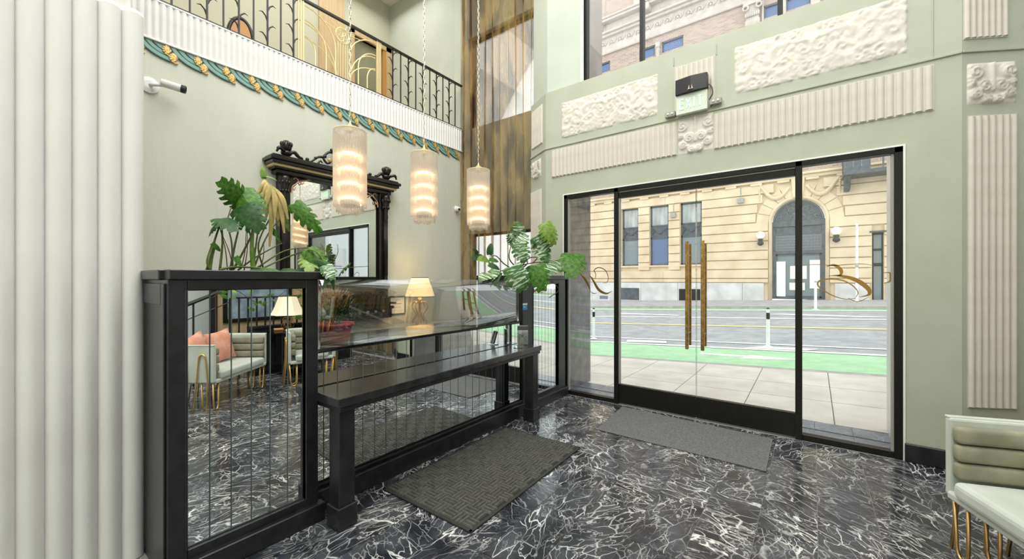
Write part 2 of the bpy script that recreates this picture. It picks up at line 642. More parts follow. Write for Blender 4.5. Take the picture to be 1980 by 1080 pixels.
# left wall and the balcony slab above it
tag(MB().box(-5.3, LX, -6.2, 5.22, 0, 3.86).build('wall_left', M['green_left']), kind='structure')
tag(MB().box(-7.6, LX - .02, -6.2, 5.30, 4.05, 4.20).build('floor_balcony', M['tan']), kind='structure')
wb = MB()
BX = -7.35
wb.box(BX - .15, BX, -6.2, 4.42, 4.2, 7.5).box(BX - .15, BX, 5.2, 5.43, 4.2, 7.5).box(BX - .15, BX, 4.42, 5.2, 6.45, 7.5)
tag(wb.build('wall_balcony_back', mat('warm_cream_wall', (.50, .50, .39), .7)), kind='structure')
tag(MB().box(BX, -5.2, 5.30, 5.43, 4.2, 7.5).box(-5.3, LX, 5.22, 5.43, 3.86, 7.5).build('wall_balcony_end', M['green_up']), kind='structure')
d1 = empty('door_2', (BX, 4.80, 4.2), kind='structure')
MB().box(-.12, .05, -.47, -.37, 0, 2.35).box(-.12, .05, .37, .50, 0, 2.35).box(-.12, .05, -.47, .5, 2.25, 2.40).build('door_frame', M['tan'], d1)
MB().box(-.02, .03, .30, .37, 0, 2.25).build('door_edge', M['orange_wood'], d1)
dl = MB().box(-.10, -.06, -.37, .37, 0, 2.25).build('door_leaf', M['olive'], d1)
# tan panel beside the door
MB().box(BX, BX + .03, 3.72, 4.22, 4.2, 7.0).build('wood_panel', M['tan'], d1).location = (-BX, -4.80, -4.2)

# white reeded balcony fascia
bal = empty('balcony_fascia', (LX, .3, 3.86), label='white reeded balcony band running above the mural frieze on the left wall', cat='balcony band')
MB().box(-.18, 0, 0, 4.9, 0, .39).build('backing', M['band'], bal)
MB().box(-.01, .028, 0, 4.9, -.022, .0).box(-.01, .02, 0, 4.9, .365, .385).build('moulding', M['band'], bal, bevel=.004)
fl = MB()
n = 8
W = .054
fl.grid(lambda a, b: (.022 * sin(pi * a) ** .8 if 0 < a < 1 else 0, -W / 2 + W * a, .365 * b), n, 1)
fl_me = fl.mesh('flute', M['band'], True)
k = 0
y = .028
while y < 4.86:
    child('flute', fl_me, bal, (0, y, 0))
    y += W

# scroll frieze under it
fz = empty('scroll_frieze', (LX, .3, 3.84), label='teal and gold rope scroll frieze painted in relief below the balcony band', cat='frieze')
US = .247


def band_pts(o, a):
    return [Vector((0, o[0] + a * (t - .5), o[1])) for t in (0, 1)]


def ribbon(pts, w0, th, mb=None, x=0):
    """flat raised ribbon in the y-z plane following pts (y,z)"""
    mb = mb or MB()
    n_ = len(pts)
    L_, R_ = [], []
    for i, p in enumerate(pts):
        q0 = Vector(pts[max(i - 1, 0)])
        q1 = Vector(pts[min(i + 1, n_ - 1)])
        t = (q1 - q0).normalized()
        nn = Vector((-t[1], t[0]))
        w_ = w0[i] if isinstance(w0, (list, tuple)) else w0
        L_.append(Vector(p) + nn * w_ / 2)
        R_.append(Vector(p) - nn * w_ / 2)
    b = len(mb.v)
    for i in range(n_):
        mb.v += [(x, L_[i][0], L_[i][1]), (x + th, L_[i][0], L_[i][1]), (x + th, R_[i][0], R_[i][1]), (x, R_[i][0], R_[i][1])]
    for i in range(n_ - 1):
        for k_ in range(4):
            k2 = (k_ + 1) % 4
            mb.f.append((b + 4 * i + k_, b + 4 * i + k2, b + 4 * i + 4 + k2, b + 4 * i + 4 + k_))
    mb.f.append((b, b + 1, b + 2, b + 3))
    e = b + 4 * (n_ - 1)
    mb.f.append((e + 3, e + 2, e + 1, e))
    return mb


def qb(p0, p1, p2, n_=8):
    p0, p1, p2 = Vector(p0), Vector(p1), Vector(p2)
    return [p0 * (1 - t) ** 2 + p1 * 2 * t * (1 - t) + p2 * t * t for t in [i / n_ for i in range(n_ + 1)]]


s1 = MB()
ribbon(qb((.0, -.005), (.06, -.115), (.235, -.125), 9), .042, .014, s1)
ribbon(qb((.062, -.005), (.11, -.075), (.235, -.088), 8), .030, .012, s1)
ribbon(qb((.13, -.005), (.165, -.045), (.235, -.052), 6), .030, .010, s1)
scal_me = s1.mesh('scallop', M['teal'])
s2 = MB()
ribbon(qb((-.02, -.005), (.04, -.135), (.235, -.149), 9), .010, .018, s2)
ribbon(qb((.035, -.005), (.088, -.095), (.235, -.106), 8), .006, .016, s2)
ribbon(qb((.10, -.005), (.14, -.060), (.235, -.069), 6), .006, .014, s2)
scal2_me = s2.mesh('outline', M['teal_dark'])
g1 = MB()
for (cy, cz, r_, st) in ((.205, -.058, .042, 5), (.255, -.112, .042, 5)):
    for q in range(st):
        a_ = radians(150 + 60 * q / (st - 1) * 1.6 - 20)
        ribbon([(cy + .03, cz + .012), (cy + .03 + cos(a_) * r_ * .9, cz + .012 + sin(a_) * r_ * .9), (cy + .03 + cos(a_) * r_ * 1.6, cz + .006 + sin(a_) * r_ * 1.3)], [.008, .017, .014], .024, g1)
    ribbon([(cy - .012, cz - .028), (cy + .015, cz - .04), (cy + .035, cz - .03)], .012, .022, g1)
gold_me = g1.mesh('gold_leaf', M['goldleaf'])
for k in range(20):
    y = .06 + k * US * 1.0
    if y > 4.75: break
    s = child('scallop', scal_me, fz, (0, y, 0))
    child('outline', scal2_me, s)
    child('gold_leaf', gold_me, s)

# railing on the balcony
rl = empty('balcony_railing', (LX - .02, .3, 4.24), label='black iron balcony railing with reed stems and a gold sunburst fan panel', cat='railing')
RH = .80
MB().box(-.02, .02, 0, 4.88, RH - .012, RH + .015).build('top_rail', M['blackm'], rl)
MB().box(-.015, .015, 0, 4.88, .0, .03).build('bottom_rail', M['blackm'], rl)
bar_me = MB().box(-.007, .007, -.007, .007, .03, RH - .01).mesh('baluster', M['blackm'])
st_ = MB().box(-.008, .008, -.008, .008, .03, RH - .01)
for i, z in enumerate((.10, .22, .34, .46, .58, .70)):
    sgn = 1 if i % 2 else -1
    for sg in (1,) if sgn > 0 else (-1,):
        st_.tube([(0, 0, z - .03), (0, sg * .022, z + .035), (0, sg * .055, z + .066), (0, sg * .092, z + .055)], [.007, .009, .008, .002], 5)
stem_me = st_.mesh('reed_stem', M['blackm'])
ys = [.80 + .145 * i for i in range(-4, 9)]
for i, y in enumerate(ys):
    if y < .05: continue
    child('reed_stem' if i % 2 == 0 else 'baluster', stem_me if i % 2 == 0 else bar_me, rl, (0, y, 0))
for i in range(10):
    y = 3.40 + i * .146
    child('reed_stem' if i % 2 == 0 else 'baluster', stem_me if i % 2 == 0 else bar_me, rl, (0, y, 0))
fp = empty('fan_panel', (0, 0, 0))
fp.parent = rl
gm = M['goldpaint']
p_ = MB()
for y0 in (2.02, 3.13):
    for q in range(3):
        p_.box(-.008, .008, y0 + q * .028 - .008, y0 + q * .028 + .008, .0, RH)
p_.build('post', gm, fp)
p_ = MB()
CY = 2.60
for q in range(5):
    p_.box(-.006, .006, CY - .07 + q * .035 - .004, CY - .07 + q * .035 + .004, .03, .50)
p_.build('reeds', gm, fp)
p_ = MB()
for sg in (-1, 1):
    E0 = CY + sg * .50
    I0 = CY + sg * .09
    for k_, (r_, h_) in enumerate(((.40, .74), (.27, .56), (.13, .36))):
        yy = E0 - sg * r_
        p_.tube([(0, yy, .03), (0, yy, h_ * .5)] + [(0, yy + sg * r_ * (1 - cos(t)), h_ * .5 + (h_ * .5) * sin(t)) for t in [pi / 2 * i / 7 for i in range(1, 8)]], .0085, 5)
    for k_, (r_, h_) in enumerate(((.40, .52), (.40, .34))):
        p_.tube([(0, I0, .03 + .15 * 0)] + [(0, I0 + sg * .41 * (1 - cos(t)) ** 1.0, h_ * sin(t)) for t in [pi / 2 * i / 8 for i in range(1, 9)]], .008, 5)
    for a_ in (25, 50, 72):
        ca, sa = cos(radians(a_)), sin(radians(a_))
        p_.tube([(0, CY + sg * .10 * ca, .60 + .10 * sa), (0, CY + sg * .22 * ca, .60 + .155 * sa), (0, CY + sg * .30 * ca, .60 + .17 * sa)], .005, 5)
p_.build('scroll_bars', gm, fp)
p_ = MB()
p_.tube(arc((0, CY, .60), .10, 0, 2 * pi, 24, (0, 1, 0), (0, 0, 1)), .009, 6, cap=False)
for q in range(5):
    a_ = q * 2 * pi / 5 + .3
    p_.tube(arc((0, CY + .045 * cos(a_), .60 + .045 * sin(a_)), .042, 0, 2 * pi, 12, (0, 1, 0), (0, 0, 1)), .006, 5, cap=False)
p_.build('rosette', gm, fp)

# far walls of the lobby (seen in the mirrors)
tag(MB().box(3.4, 3.6, -6.2, 5.43, 0, 7.5).build('wall_right', M['bluewhite']), kind='structure')
tag(MB().box(-7.6, 3.6, -6.3, -6.2, 0, 7.5).build('wall_back', M['green']), kind='structure')
tag(MB().box(.625, .97, FY - .03, FY, 0, .155).build('baseboard_front', M['black'], bevel=.006), kind='structure')
bb = MB()
P = [(.957, FY), RCH, (RCH[0] + .015, RCH[1] - .026), (.965, FY - .03)]
bb.prism([P[3], P[2], P[1], P[0]], 0, .155)
tag(bb.build('baseboard_front_right', M['black']), kind='structure')

# ------------------------------------------------------------------ plaster ornaments on the entrance wall
def relief_mesh(Wd, Ht, kind, seed, depth=.02):
    rng = np.random.RandomState(seed)
    nx = max(24, int(Wd / .0095))
    nz = max(24, int(Ht / .0095))
    X, Z = np.meshgrid(np.linspace(0, Wd, nx), np.linspace(0, Ht, nz), indexing='ij')
    Hh = np.zeros_like(X)
    if kind == 'scroll':
        # big acanthus swirls of uneven size, mirrored about the middle, over a bed of small leaves
        mx_ = np.abs(X - Wd / 2)
        sp = []
        for (fx, fz_, R_, sg, ph) in ((.10, .55, .30, 1, .3), (.34, .42, .42, -1, 1.4), (.62, .60, .36, 1, 2.2), (.86, .45, .40, -1, .8), (.23, .85, .16, 1, 3), (.49, .16, .18, -1, 2), (.75, .14, .17, 1, 5), (.97, .86, .15, -1, 1)):
            sp.append((fx * Wd / 2, fz_ * Ht, R_ * Ht, sg, ph))
        for (cx, cz, R, sg, ph) in sp:
            r = np.sqrt((mx_ - cx) ** 2 + (Z - cz) ** 2) + 1e-6
            th = np.arctan2(Z - cz, mx_ - cx)
            env = np.clip((R - r) / (R * .15), 0, 1)
            arm = .5 + .5 * np.cos(sg * th + ph + 5.2 * np.log(r / R + .12))
            frond = .5 + .5 * np.cos(th * 9 + sg * 4 * r / R)
            Hh = np.maximum(Hh, env * (.30 + .40 * arm ** 2 + .22 * frond * (r > R * .5) + .25 * np.exp(-(r / (R * .18)) ** 2)))
        for _ in range(int(120 * Wd)):
            cx, cz, R = rng.rand() * Wd, rng.rand() * Ht, .010 + .022 * rng.rand()
            if rng.rand() < .5: cz *= .3
            ang = rng.rand() * pi
            dx = (X - cx) * cos(ang) + (Z - cz) * sin(ang)
            dz = -(X - cx) * sin(ang) + (Z - cz) * cos(ang)
            r = np.sqrt((dx / 1.8) ** 2 + dz ** 2)
            Hh = np.maximum(Hh, (.40 + .25 * rng.rand()) * np.clip(1 - (r / R) ** 2, 0, 1) ** .5)
    else:
        cx = Wd / 2
        mx_ = np.abs(X - cx)
        for (px, pz, R, ph) in ((Wd * .17, Ht * .42, Wd * .15, 2.6), (Wd * .36, Ht * .76, Wd * .17, .4), (Wd * .34, Ht * .25, Wd * .13, 1.0), (Wd * .10, Ht * .10, Wd * .1, 4), (Wd * .42, Ht * .5, Wd * .1, 3)):
            r = np.sqrt((mx_ - px) ** 2 + (Z - pz) ** 2) + 1e-6
            th = np.arctan2(Z - pz, mx_ - px)
            env = 1 / (1 + np.exp((r - R) / (R * .12)))
            Hh = np.maximum(Hh, env * (.3 + .6 * (.5 + .5 * np.cos(2 * pi * r / (R * .5) - th + ph))))
        r = np.sqrt(mx_ ** 2 + (Z - Ht * .16) ** 2)
        Hh = np.maximum(Hh, .9 * np.exp(-((r - Wd * .2) / (Wd * .03)) ** 2) * (Z < Ht * .22))
        Hh = np.maximum(Hh, .8 * np.exp(-(mx_ / (Wd * .03)) ** 2) * (Z > Ht * .3))
    nzv = .06 * np.sin(X * 130 + 3 * np.sin(Z * 70)) * np.sin(Z * 120)
    Hh = np.clip(Hh + nzv + .18, 0, 1.25)
    edge = np.minimum(np.minimum(X, Wd - X), np.minimum(Z, Ht - Z))
    wav = .008 + .006 * np.sin(X * 60) + .006 * np.cos(Z * 75)
    Hh = Hh * np.clip((edge - 0.0) / np.maximum(wav, .004), 0, 1)
    Y = -Hh * depth
    me = bpy.data.meshes.new('relief_panel')
    vs = np.stack([X, Y, Z], -1).reshape(-1, 3)
    idx = np.arange(nx * nz).reshape(nx, nz)
    fs = np.stack([idx[:-1, :-1], idx[1:, :-1], idx[1:, 1:], idx[:-1, 1:]], -1).reshape(-1, 4)
    me.from_pydata(vs.tolist(), [], fs.tolist())
    me.update()
    me.polygons.foreach_set('use_smooth', [True] * len(me.polygons))
    me.materials.append(M['relief'])
    return me


def relief(x0, x1, z0, z1, kind, seed, label, depth=.02, rot=0, org=None):
    me = relief_mesh(x1 - x0, z1 - z0, kind, seed, depth)
    o = bpy.data.objects.new('relief_panel', me)
    col.objects.link(o)
    if org is None:
        o.location = (x0, FY + .001, z0)
    else:
        o.location = org
        o.rotation_euler = (0, 0, rot)
    tag(o, label, 'plaster relief')
    return o


relief(-2.743, -1.45, 3.475, 3.96, 'scroll', 3, 'cream scrolled plaster relief panel left of the exit sign')
relief(-.659, .644, 3.485, 3.985, 'scroll', 5, 'cream scrolled plaster relief panel right of the exit sign')
relief(-1.225, -.86, 2.957, 3.37, 'med', 6, 'square cream medallion relief between the two fluted strips below the exit sign', .03)


def chpt(p, a, t, z, off=0.0):
    e = Vector((cos(a), sin(a), 0))
    n_ = Vector((e.y, -e.x, 0))
    if n_.y > 0: n_ = -n_
    return Vector((p[0], p[1], z)) + e * t + n_ * off


RA = radians(30)
relief(0, .34, 2.955, 3.285, 'med', 8, 'square cream scroll relief above the fluted pilaster on the right', .035, RA, chpt((.957, FY), RA, .035, 2.955))
relief(0, .30, 3.04, 3.30, 'med', 9, 'small square relief on the narrow angled wall beside the curtain', .03, radians(-30), chpt((-3.0, FY), radians(150), .445, 3.04))


def flutes(x0, x1, z0, z1, n_, label, org=None, rot=0, name='fluted_panel', material='cream', dpt=.018):
    e = empty(name, (x0, FY, z0) if org is None else org, rot, label=label, cat='fluted panel')
    W_, H_ = x1 - x0, z1 - z0
    MB().box(0, W_, -.006, .001, 0, H_).build('backing', M[material], e)
    w_ = W_ / n_
    g = MB()
    g.grid(lambda a, b: (-w_ / 2 + w_ * .06 + w_ * .88 * a, -dpt * (sin(pi * a) ** .6 if 0 < a < 1 else 0) - .005, .008 + (H_ - .016) * b), 8, 1)
    for zz in (.008, H_ - .008):
        g.f.append(tuple(len(g.v) + i for i in range(9)))
        g.v += [(-w_ / 2 + w_ * .06 + w_ * .88 * i / 8, -dpt * (sin(pi * i / 8) ** .6 if 0 < i < 8 else 0) - .005, zz) for i in range(9)]
    me = g.mesh('flute', M[material], True)
    for i in range(n_):
        child('flute', me, e, (w_ * (i + .5), 0, 0))
    return e


flutes(-2.90, -1.235, 2.965, 3.345, 28, 'long cream fluted strip above the door left of the medallion')
flutes(-.855, .80, 2.955, 3.335, 28, 'long cream fluted strip above the door right of the medallion')
flutes(-1.26, -.842, 3.42, 3.965, 8, 'short cream fluted panel behind the exit sign')
flutes(0, .345, .52, 2.865, 7, 'tall cream fluted pilaster panel on the angled right wall behind the sofa', chpt((.957, FY), RA, .04, .52), RA)
flutes(0, .31, 3.48, 4.16, 7, 'upper cream fluted panel on the angled right wall above the square relief', chpt((.957, FY), RA, .01, 3.48), RA)
flutes(0, .34, .52, 2.86, 7, 'tall cream fluted panel on the angled wall between curtain and glass doors', chpt((-3.0, FY), radians(150), .46, .52), radians(-30))
flutes(0, .34, 3.50, 4.06, 7, 'upper cream fluted panel on the angled wall beside the curtain', chpt((-3.0, FY), radians(150), .43, 3.50), radians(-30))
up2 = flutes(0, .31, 4.3, 5.5, 7, 'topmost cream fluted panel high on the angled right wall', chpt((.957, FY + .07), RA, .03, 4.3), RA)

# ------------------------------------------------------------------ the big reeded pier at the left
pier = empty('reeded_pier', (-3.0, .535, 0), label='massive white pier of rounded vertical reeds at the left edge', cat='pillar')
MB().box(-1.2, -.03, -3.0, -.006, 0, 3.03).box(-1.2, -.06, -3.0, -.05, 3.03, 7.49).build('core', M['white'], pier)
RW = .0914
g = MB()


def reed_fn(z0, z1, d):
    def fn(a, b):
        return (d * (sin(pi * a) ** .55 if 0 < a < 1 else 0) - .03, -RW / 2 + RW * a, z0 + (z1 - z0) * b)
    return fn


lo_me = MB().grid(reed_fn(0, 3.03, .034), 12, 1).mesh('reed', M['white'], True)
cap_ = MB().grid(lambda a, b: ((.034 * (sin(pi * a) ** .55 if 0 < a < 1 else 0) - .03) * (1 - b) + (-.06) * b, -RW / 2 + RW * a, 3.03 + .035 * sin(pi / 2 * b) + .012 * sin(pi * a) * b), 12, 3).mesh('reed_cap', M['white'], True)
hi_me = MB().grid(reed_fn(3.03, 7.49, .03), 12, 1).mesh('reed', M['white'], True)
for k in range(26):
    y = -RW * (k + .5)
    child('reed', lo_me, pier, (0, y, 0))
    if k < 10:
        child('reed_cap', cap_, pier, (0, y, 0))
    if k > 0:
        child('reed', hi_me, pier, (-.03, y + .02, 0))

# ------------------------------------------------------------------ curtains
mc = bpy.data.materials.new('sheer_bronze_curtain')
mc.use_nodes = True
nt = mc.node_tree
nt.nodes.remove(nt.nodes['Principled BSDF'])
tc = N(mc, 'ShaderNodeTexCoord')
mp = N(mc, 'ShaderNodeMapping')
mp.inputs['Scale'].default_value = (4, 2, .7)
L(mc, tc.outputs['Object'], mp.inputs['Vector'])
nz = N(mc, 'ShaderNodeTexNoise', i_Scale=2.0, i_Detail=4)
L(mc, mp.outputs[0], nz.inputs['Vector'])
cr = N(mc, 'ShaderNodeValToRGB')
cr.color_ramp.elements[0].position = .42
cr.color_ramp.elements[0].color = (.085, .042, .016, 1)
cr.color_ramp.elements[1].position = .57
cr.color_ramp.elements[1].color = (.55, .38, .15, 1)
L(mc, nz.outputs['Fac'], cr.inputs[0])
df = N(mc, 'ShaderNodeBsdfDiffuse')
tl = N(mc, 'ShaderNodeBsdfTranslucent')
tp = N(mc, 'ShaderNodeBsdfTransparent')
tp.inputs[0].default_value = (1, .97, .93, 1)
L(mc, cr.outputs[0], df.inputs[0])
L(mc, cr.outputs[0], tl.inputs[0])
m1 = N(mc, 'ShaderNodeMixShader')
m1.inputs[0].default_value = .5
m2 = N(mc, 'ShaderNodeMixShader')
m2.inputs[0].default_value = .5
L(mc, df.outputs[0], m1.inputs[1])
L(mc, tl.outputs[0], m1.inputs[2])
L(mc, m1.outputs[0], m2.inputs[1])
L(mc, tp.outputs[0], m2.inputs[2])
L(mc, m2.outputs[0], nt.nodes['Material Output'].inputs['Surface'])


def curtain(x0, x1, y, name, label, seed):
    rng = random.Random(seed)
    n_ = int((x1 - x0) / .0125)
    pl = [rng.uniform(.8, 1.25) for _ in range(40)]
    xs_, ph = [], 0
    prof = []
    for i in range(n_ + 1):
        t = i / n_
        prof.append(.055 * sin(ph) + .010 * sin(ph * 2.3 + 1))
        ph += (x1 - x0) / n_ / .17 * 2 * pi * pl[int(t * 39)]
    b = MB()
    nz_ = 14
    b.grid(lambda a, bb: (x0 + (x1 - x0) * a + .008 * sin(bb * 9 + a * 20), y + prof[int(round(a * n_))] * (1 - .25 * sin(bb * 5 + a * 7)), .02 + 7.3 * bb), n_, nz_)
    o = b.build(name, mc, smooth=True)
    tag(o, label, 'curtain')
    return o


curtain(-5.04, LCH[0] - .005, 5.115, 'curtain', 'tall sheer bronze curtain hanging over the window left of the entrance', 3)
curtain(RCH[0] + .01, 3.2, 5.115, 'curtain', 'dark bronze curtain at the right edge beyond the angled wall', 5)

# ------------------------------------------------------------------ glass entrance
dr = empty('door_1', (0, FY + .035, 0), kind='structure')
X0, X1, DT = -2.705, .616, 2.695
ML, MRt = -1.955, -.128
f = MB()
f.box(X0, X0 + .05, -.04, .05, 0, DT).box(X1 - .055, X1, -.04, .05, 0, DT)
f.box(ML - .035, ML + .02, -.04, .05, 0, DT).box(MRt - .01, MRt + .045, -.04, .05, 0, DT)
f.box(X0, X1, -.04, .05, DT - .05, DT)
f.box(X0 + .05, ML - .035, -.03, .05, 0, .05).box(MRt + .045, X1 - .055, -.03, .05, 0, .055)
f.build('door_frame', M['frame'], dr, bevel=.003)
MB().box(X0 - .014, X0, -.043, -.034, 0, DT + .014).box(X1, X1 + .014, -.043, -.034, 0, DT + .014).box(X0, X1, -.043, -.034, DT, DT + .014).build('white_edge', M['band'], dr)
MB().box(X0 + .05, ML - .035, 0, .01, .05, DT - .05).build('pane', M['glass'], dr)
MB().box(MRt + .045, X1 - .055, 0, .01, .055, DT - .05).build('pane', M['glass'], dr)
MB().box(X0 + .05, X0 + .065, -.02, .02, .05, DT - .05).box(X1 - .072, X1 - .055, -.02, .02, .055, DT - .05).box(ML + .02, ML + .035, -.02, .02, .25, 2.56).build('glazing_bead', M['greyplastic'], dr)
MB().box(ML + .02, MRt - .01, -.025, .045, DT - .062, DT - .05).build('closer_track', M['greyplastic'], dr)
AX = -1.039
for i, (a, b, hx) in enumerate(((ML + .022, AX - .004, -1.12), (AX + .004, MRt - .012, -.96))):
    lf = empty('door_leaf', (0, 0, 0))
    lf.parent = dr
    MB().box(a, b, 0, .012, .24, 2.57).build('pane', M['glass'], lf)
    MB().box(a, b, -.022, .034, .012, .245).build('kick_rail', M['frame'], lf, bevel=.002)
    MB().box(a, b, -.022, .034, 2.565, DT - .065).build('top_rail', M['frame'], lf, bevel=.002)
    h = MB()
    h.box(hx - .017, hx + .017, -.085, -.055, .775, 1.975)
    h.box(hx - .012, hx + .012, .065, .09, .80, 1.955)
    for z in (.95, 1.82):
        h.box(hx - .007, hx + .007, -.06, .07, z - .007, z + .007)
    h.build('handle', M['brass'], lf, bevel=.003)
MB().box(AX - .004, AX + .004, -.01, .02, .03, 2.57).build('meeting_strip', M['clear'], dr)


def stroke(pts, w0, mb):
    n_ = len(pts)
    b = len(mb.v)
    for i, p in enumerate(pts):
        q0 = Vector(pts[max(i - 1, 0)])
        q1 = Vector(pts[min(i + 1, n_ - 1)])
        t = (q1 - q0).normalized()
        nn = Vector((-t[1], t[0]))
        ww = w0[0] + (w0[1] - w0[0]) * sin(pi * i / (n_ - 1)) ** 1.5
        a_, c_ = Vector(p) + nn * ww / 2, Vector(p) - nn * ww / 2
        mb.v += [(a_[0], -.002, a_[1]), (a_[0], 0, a_[1]), (c_[0], 0, c_[1]), (c_[0], -.002, c_[1])]
    for i in range(n_ - 1):
        for k_ in range(4):
            k2 = (k_ + 1) % 4
            mb.f.append((b + 4 * i + k_, b + 4 * i + k2, b + 4 * i + 4 + k2, b + 4 * i + 4 + k_))
    return mb


def spline(P, n_=8):
    P = [Vector(p) for p in P]
    P = [P[0] * 2 - P[1]] + P + [P[-1] * 2 - P[-2]]
    out = []
    for i in range(1, len(P) - 2):
        for k_ in range(n_):
            t = k_ / n_
            p0, p1, p2, p3 = P[i - 1:i + 3]
            out.append(.5 * ((2 * p1) + (p2 - p0) * t + (2 * p0 - 5 * p1 + 4 * p2 - p3) * t * t + (3 * p1 - p0 - 3 * p2 + p3) * t ** 3))
    out.append(P[-2])
    return out


def px_pts(L_):
    o = []
    for (u, v) in L_:
        p = at_y(u, v, FY + .033)
        o.append((p.x, p.z))
    return o


# gold script lettering on the two sidelights (lies on the inner face of the glass)
sc1 = MB()
stroke(spline(px_pts([(1598, 515), (1612, 512), (1625, 520), (1626, 530), (1618, 533)])), (.006, .028), sc1)
stroke(spline(px_pts([(1602, 533), (1625, 533), (1655, 541), (1678, 557), (1680, 569), (1662, 574)])), (.005, .038), sc1)
stroke(spline(px_pts([(1655, 574), (1659, 565), (1650, 553), (1630, 542), (1604, 539), (1586, 542), (1581, 549), (1588, 558), (1610, 571), (1635, 578), (1655, 576)])), (.005, .014), sc1)
stroke(spline(px_pts([(1545, 514), (1575, 511), (1610, 513), (1640, 511), (1668, 510), (1690, 513)])), (.004, .008), sc1)
stroke(spline(px_pts([(1708, 527), (1720, 527), (1722, 534), (1720, 544), (1709, 547)])), (.006, .014), sc1)
stroke(spline(px_pts([(1640, 576), (1658, 583), (1680, 574)])), (.004, .008), sc1)
o = sc1.build('gold_script_letter', M['script'], None, loc=(0, FY + .034, 0))
tag(o, 'gold script letter drawn with swashes on the right glass sidelight', 'lettering')
sc2 = MB()
stroke(spline(px_pts([(1121, 529), (1130, 538), (1138, 552), (1142, 564)])), (.006, .03), sc2)
stroke(spline(px_pts([(1139, 530), (1147, 542), (1158, 560), (1172, 567), (1183, 563)])), (.006, .034), sc2)
stroke(spline(px_pts([(1141, 534), (1150, 538), (1152, 530), (1149, 522), (1158, 517), (1170, 522), (1176, 535), (1174, 545), (1166, 547)])), (.004, .012), sc2)
stroke(spline(px_pts([(1142, 564), (1148, 567), (1154, 566)])), (.004, .01), sc2)
o = sc2.build('gold_script_letter', M['script'], None, loc=(0, FY + .034, 0))
tag(o, 'gold script letter with a long curling tail on the left glass sidelight', 'lettering')

# exit sign and its battery lamps
ex = empty('exit_sign', (-1.064, FY - .03, 3.385), label='lit EXIT sign under a black housing with a small lamp, above the door', cat='exit sign')
g = MB().prism([(-.163, 0), (-.163, -.075), (0, -.10), (.163, -.075), (.163, 0)], .215, .385)
g.build('housing', M['darkplastic'], ex, bevel=.004)
MB().box(-.160, .160, -.055, 0, 0, .215).build('sign_panel', M['exitpanel'], ex, bevel=.004)
sp = MB()
sp.v += [(-.022, -.098, .245), (.022, -.098, .245), (.006, -.098, .32), (-.006, -.098, .32), (-.03, -.115, .235), (.03, -.115, .235)]
sp.f += [(0, 1, 2, 3), (4, 5, 1, 0)]
sp.build('spot_lamp', mat('lit_spot', (.8, .5, .4), .4, emit=(1, .6, .5), estr=.6), ex)
lt = MB()
lx, lw, lh = -.118, .040, .105


def strokes(segs, x0):
    for (a, b, c, d) in segs:
        p, q = Vector((x0 + a * lw, c0 + b * lh)), Vector((x0 + c * lw, c0 + d * lh))
        t = (q - p).normalized()
        nn = Vector((-t[1], t[0])) * .0065
        lt.prism([(p + nn)[:], (p - nn)[:], (q - nn)[:], (q + nn)[:]][::1], 0, .004, Matrix(((1, 0, 0, 0), (0, 0, -1, -.056), (0, 1, 0, 0), (0, 0, 0, 1))))


c0 = .055
strokes([(0, 0, 0, 1), (0, 0, 1, 0), (0, .5, .85, .5), (0, 1, 1, 1)], -.118)
strokes([(0, 0, 1, 1), (0, 1, 1, 0)], -.050)
strokes([(.5, 0, .5, 1)], .008)
strokes([(0, 1, 1, 1), (.5, 0, .5, 1)], .068)
lt.build('exit_letters', M['exitglow'], ex)
for sx, lab in ((-.235, 'small grey battery lamp box left of the exit sign'), (.235, 'small grey battery lamp box with cable right of the exit sign')):
    e = empty('battery_box', (-1.064 + sx, FY, 3.42 - (.02 if sx < 0 else -.005)), label=lab, cat='emergency lamp')
    MB().box(-.055, .055, -.06, -.012, 0, .06).build('body', M['greyplastic'], e, bevel=.004)
    MB().ball((-.02, -.062, .03), .014).ball((.025, -.062, .03), .014).build('lens', M['plastic'], e, smooth=True)
    if sx > 0:
        MB().tube(spline([(-.07, -.03, .24), (-.04, -.04, .2), (-.03, -.05, .12), (-.06, -.05, .06), (-.01, -.05, .05), (-.05, -.05, -.02)], 6), .006, 6).build('cable', M['darkplastic'], e)

# ------------------------------------------------------------------ mirrored counter
black = M['black']


def mirror_strips(parent, y0, y1, z0, z1, n_, x=0.0):
    w_ = (y1 - y0) / n_
    t = .004
    b = MB()
    g_ = .0035
    b.v += [(x, -w_ / 2 + g_, z0 + g_), (x, w_ / 2 - g_, z0 + g_), (x, w_ / 2 - g_, z1 - g_), (x, -w_ / 2 + g_, z1 - g_)]
    b.f.append((0, 1, 2, 3))
    me = b.mesh('mirror_strip', M['mirror'])
    e_ = MB()
    e_.v += [(x, -w_ / 2 + g_, z0 + g_), (x, w_ / 2 - g_, z0 + g_), (x, w_ / 2 - g_, z1 - g_), (x, -w_ / 2 + g_, z1 - g_),
             (x - t, -w_ / 2, z0), (x - t, w_ / 2, z0), (x - t, w_ / 2, z1), (x - t, -w_ / 2, z1)]
    e_.f += [(4, 5, 1, 0), (5, 6, 2, 1), (6, 7, 3, 2), (7, 4, 0, 3)]
    em = e_.mesh('bevel', M['mirror_edge'])
    for i in range(n_):
        s_ = child('mirror_strip', me, parent, (0, y0 + w_ * (i + .5), 0))
        child('bevel', em, s_)


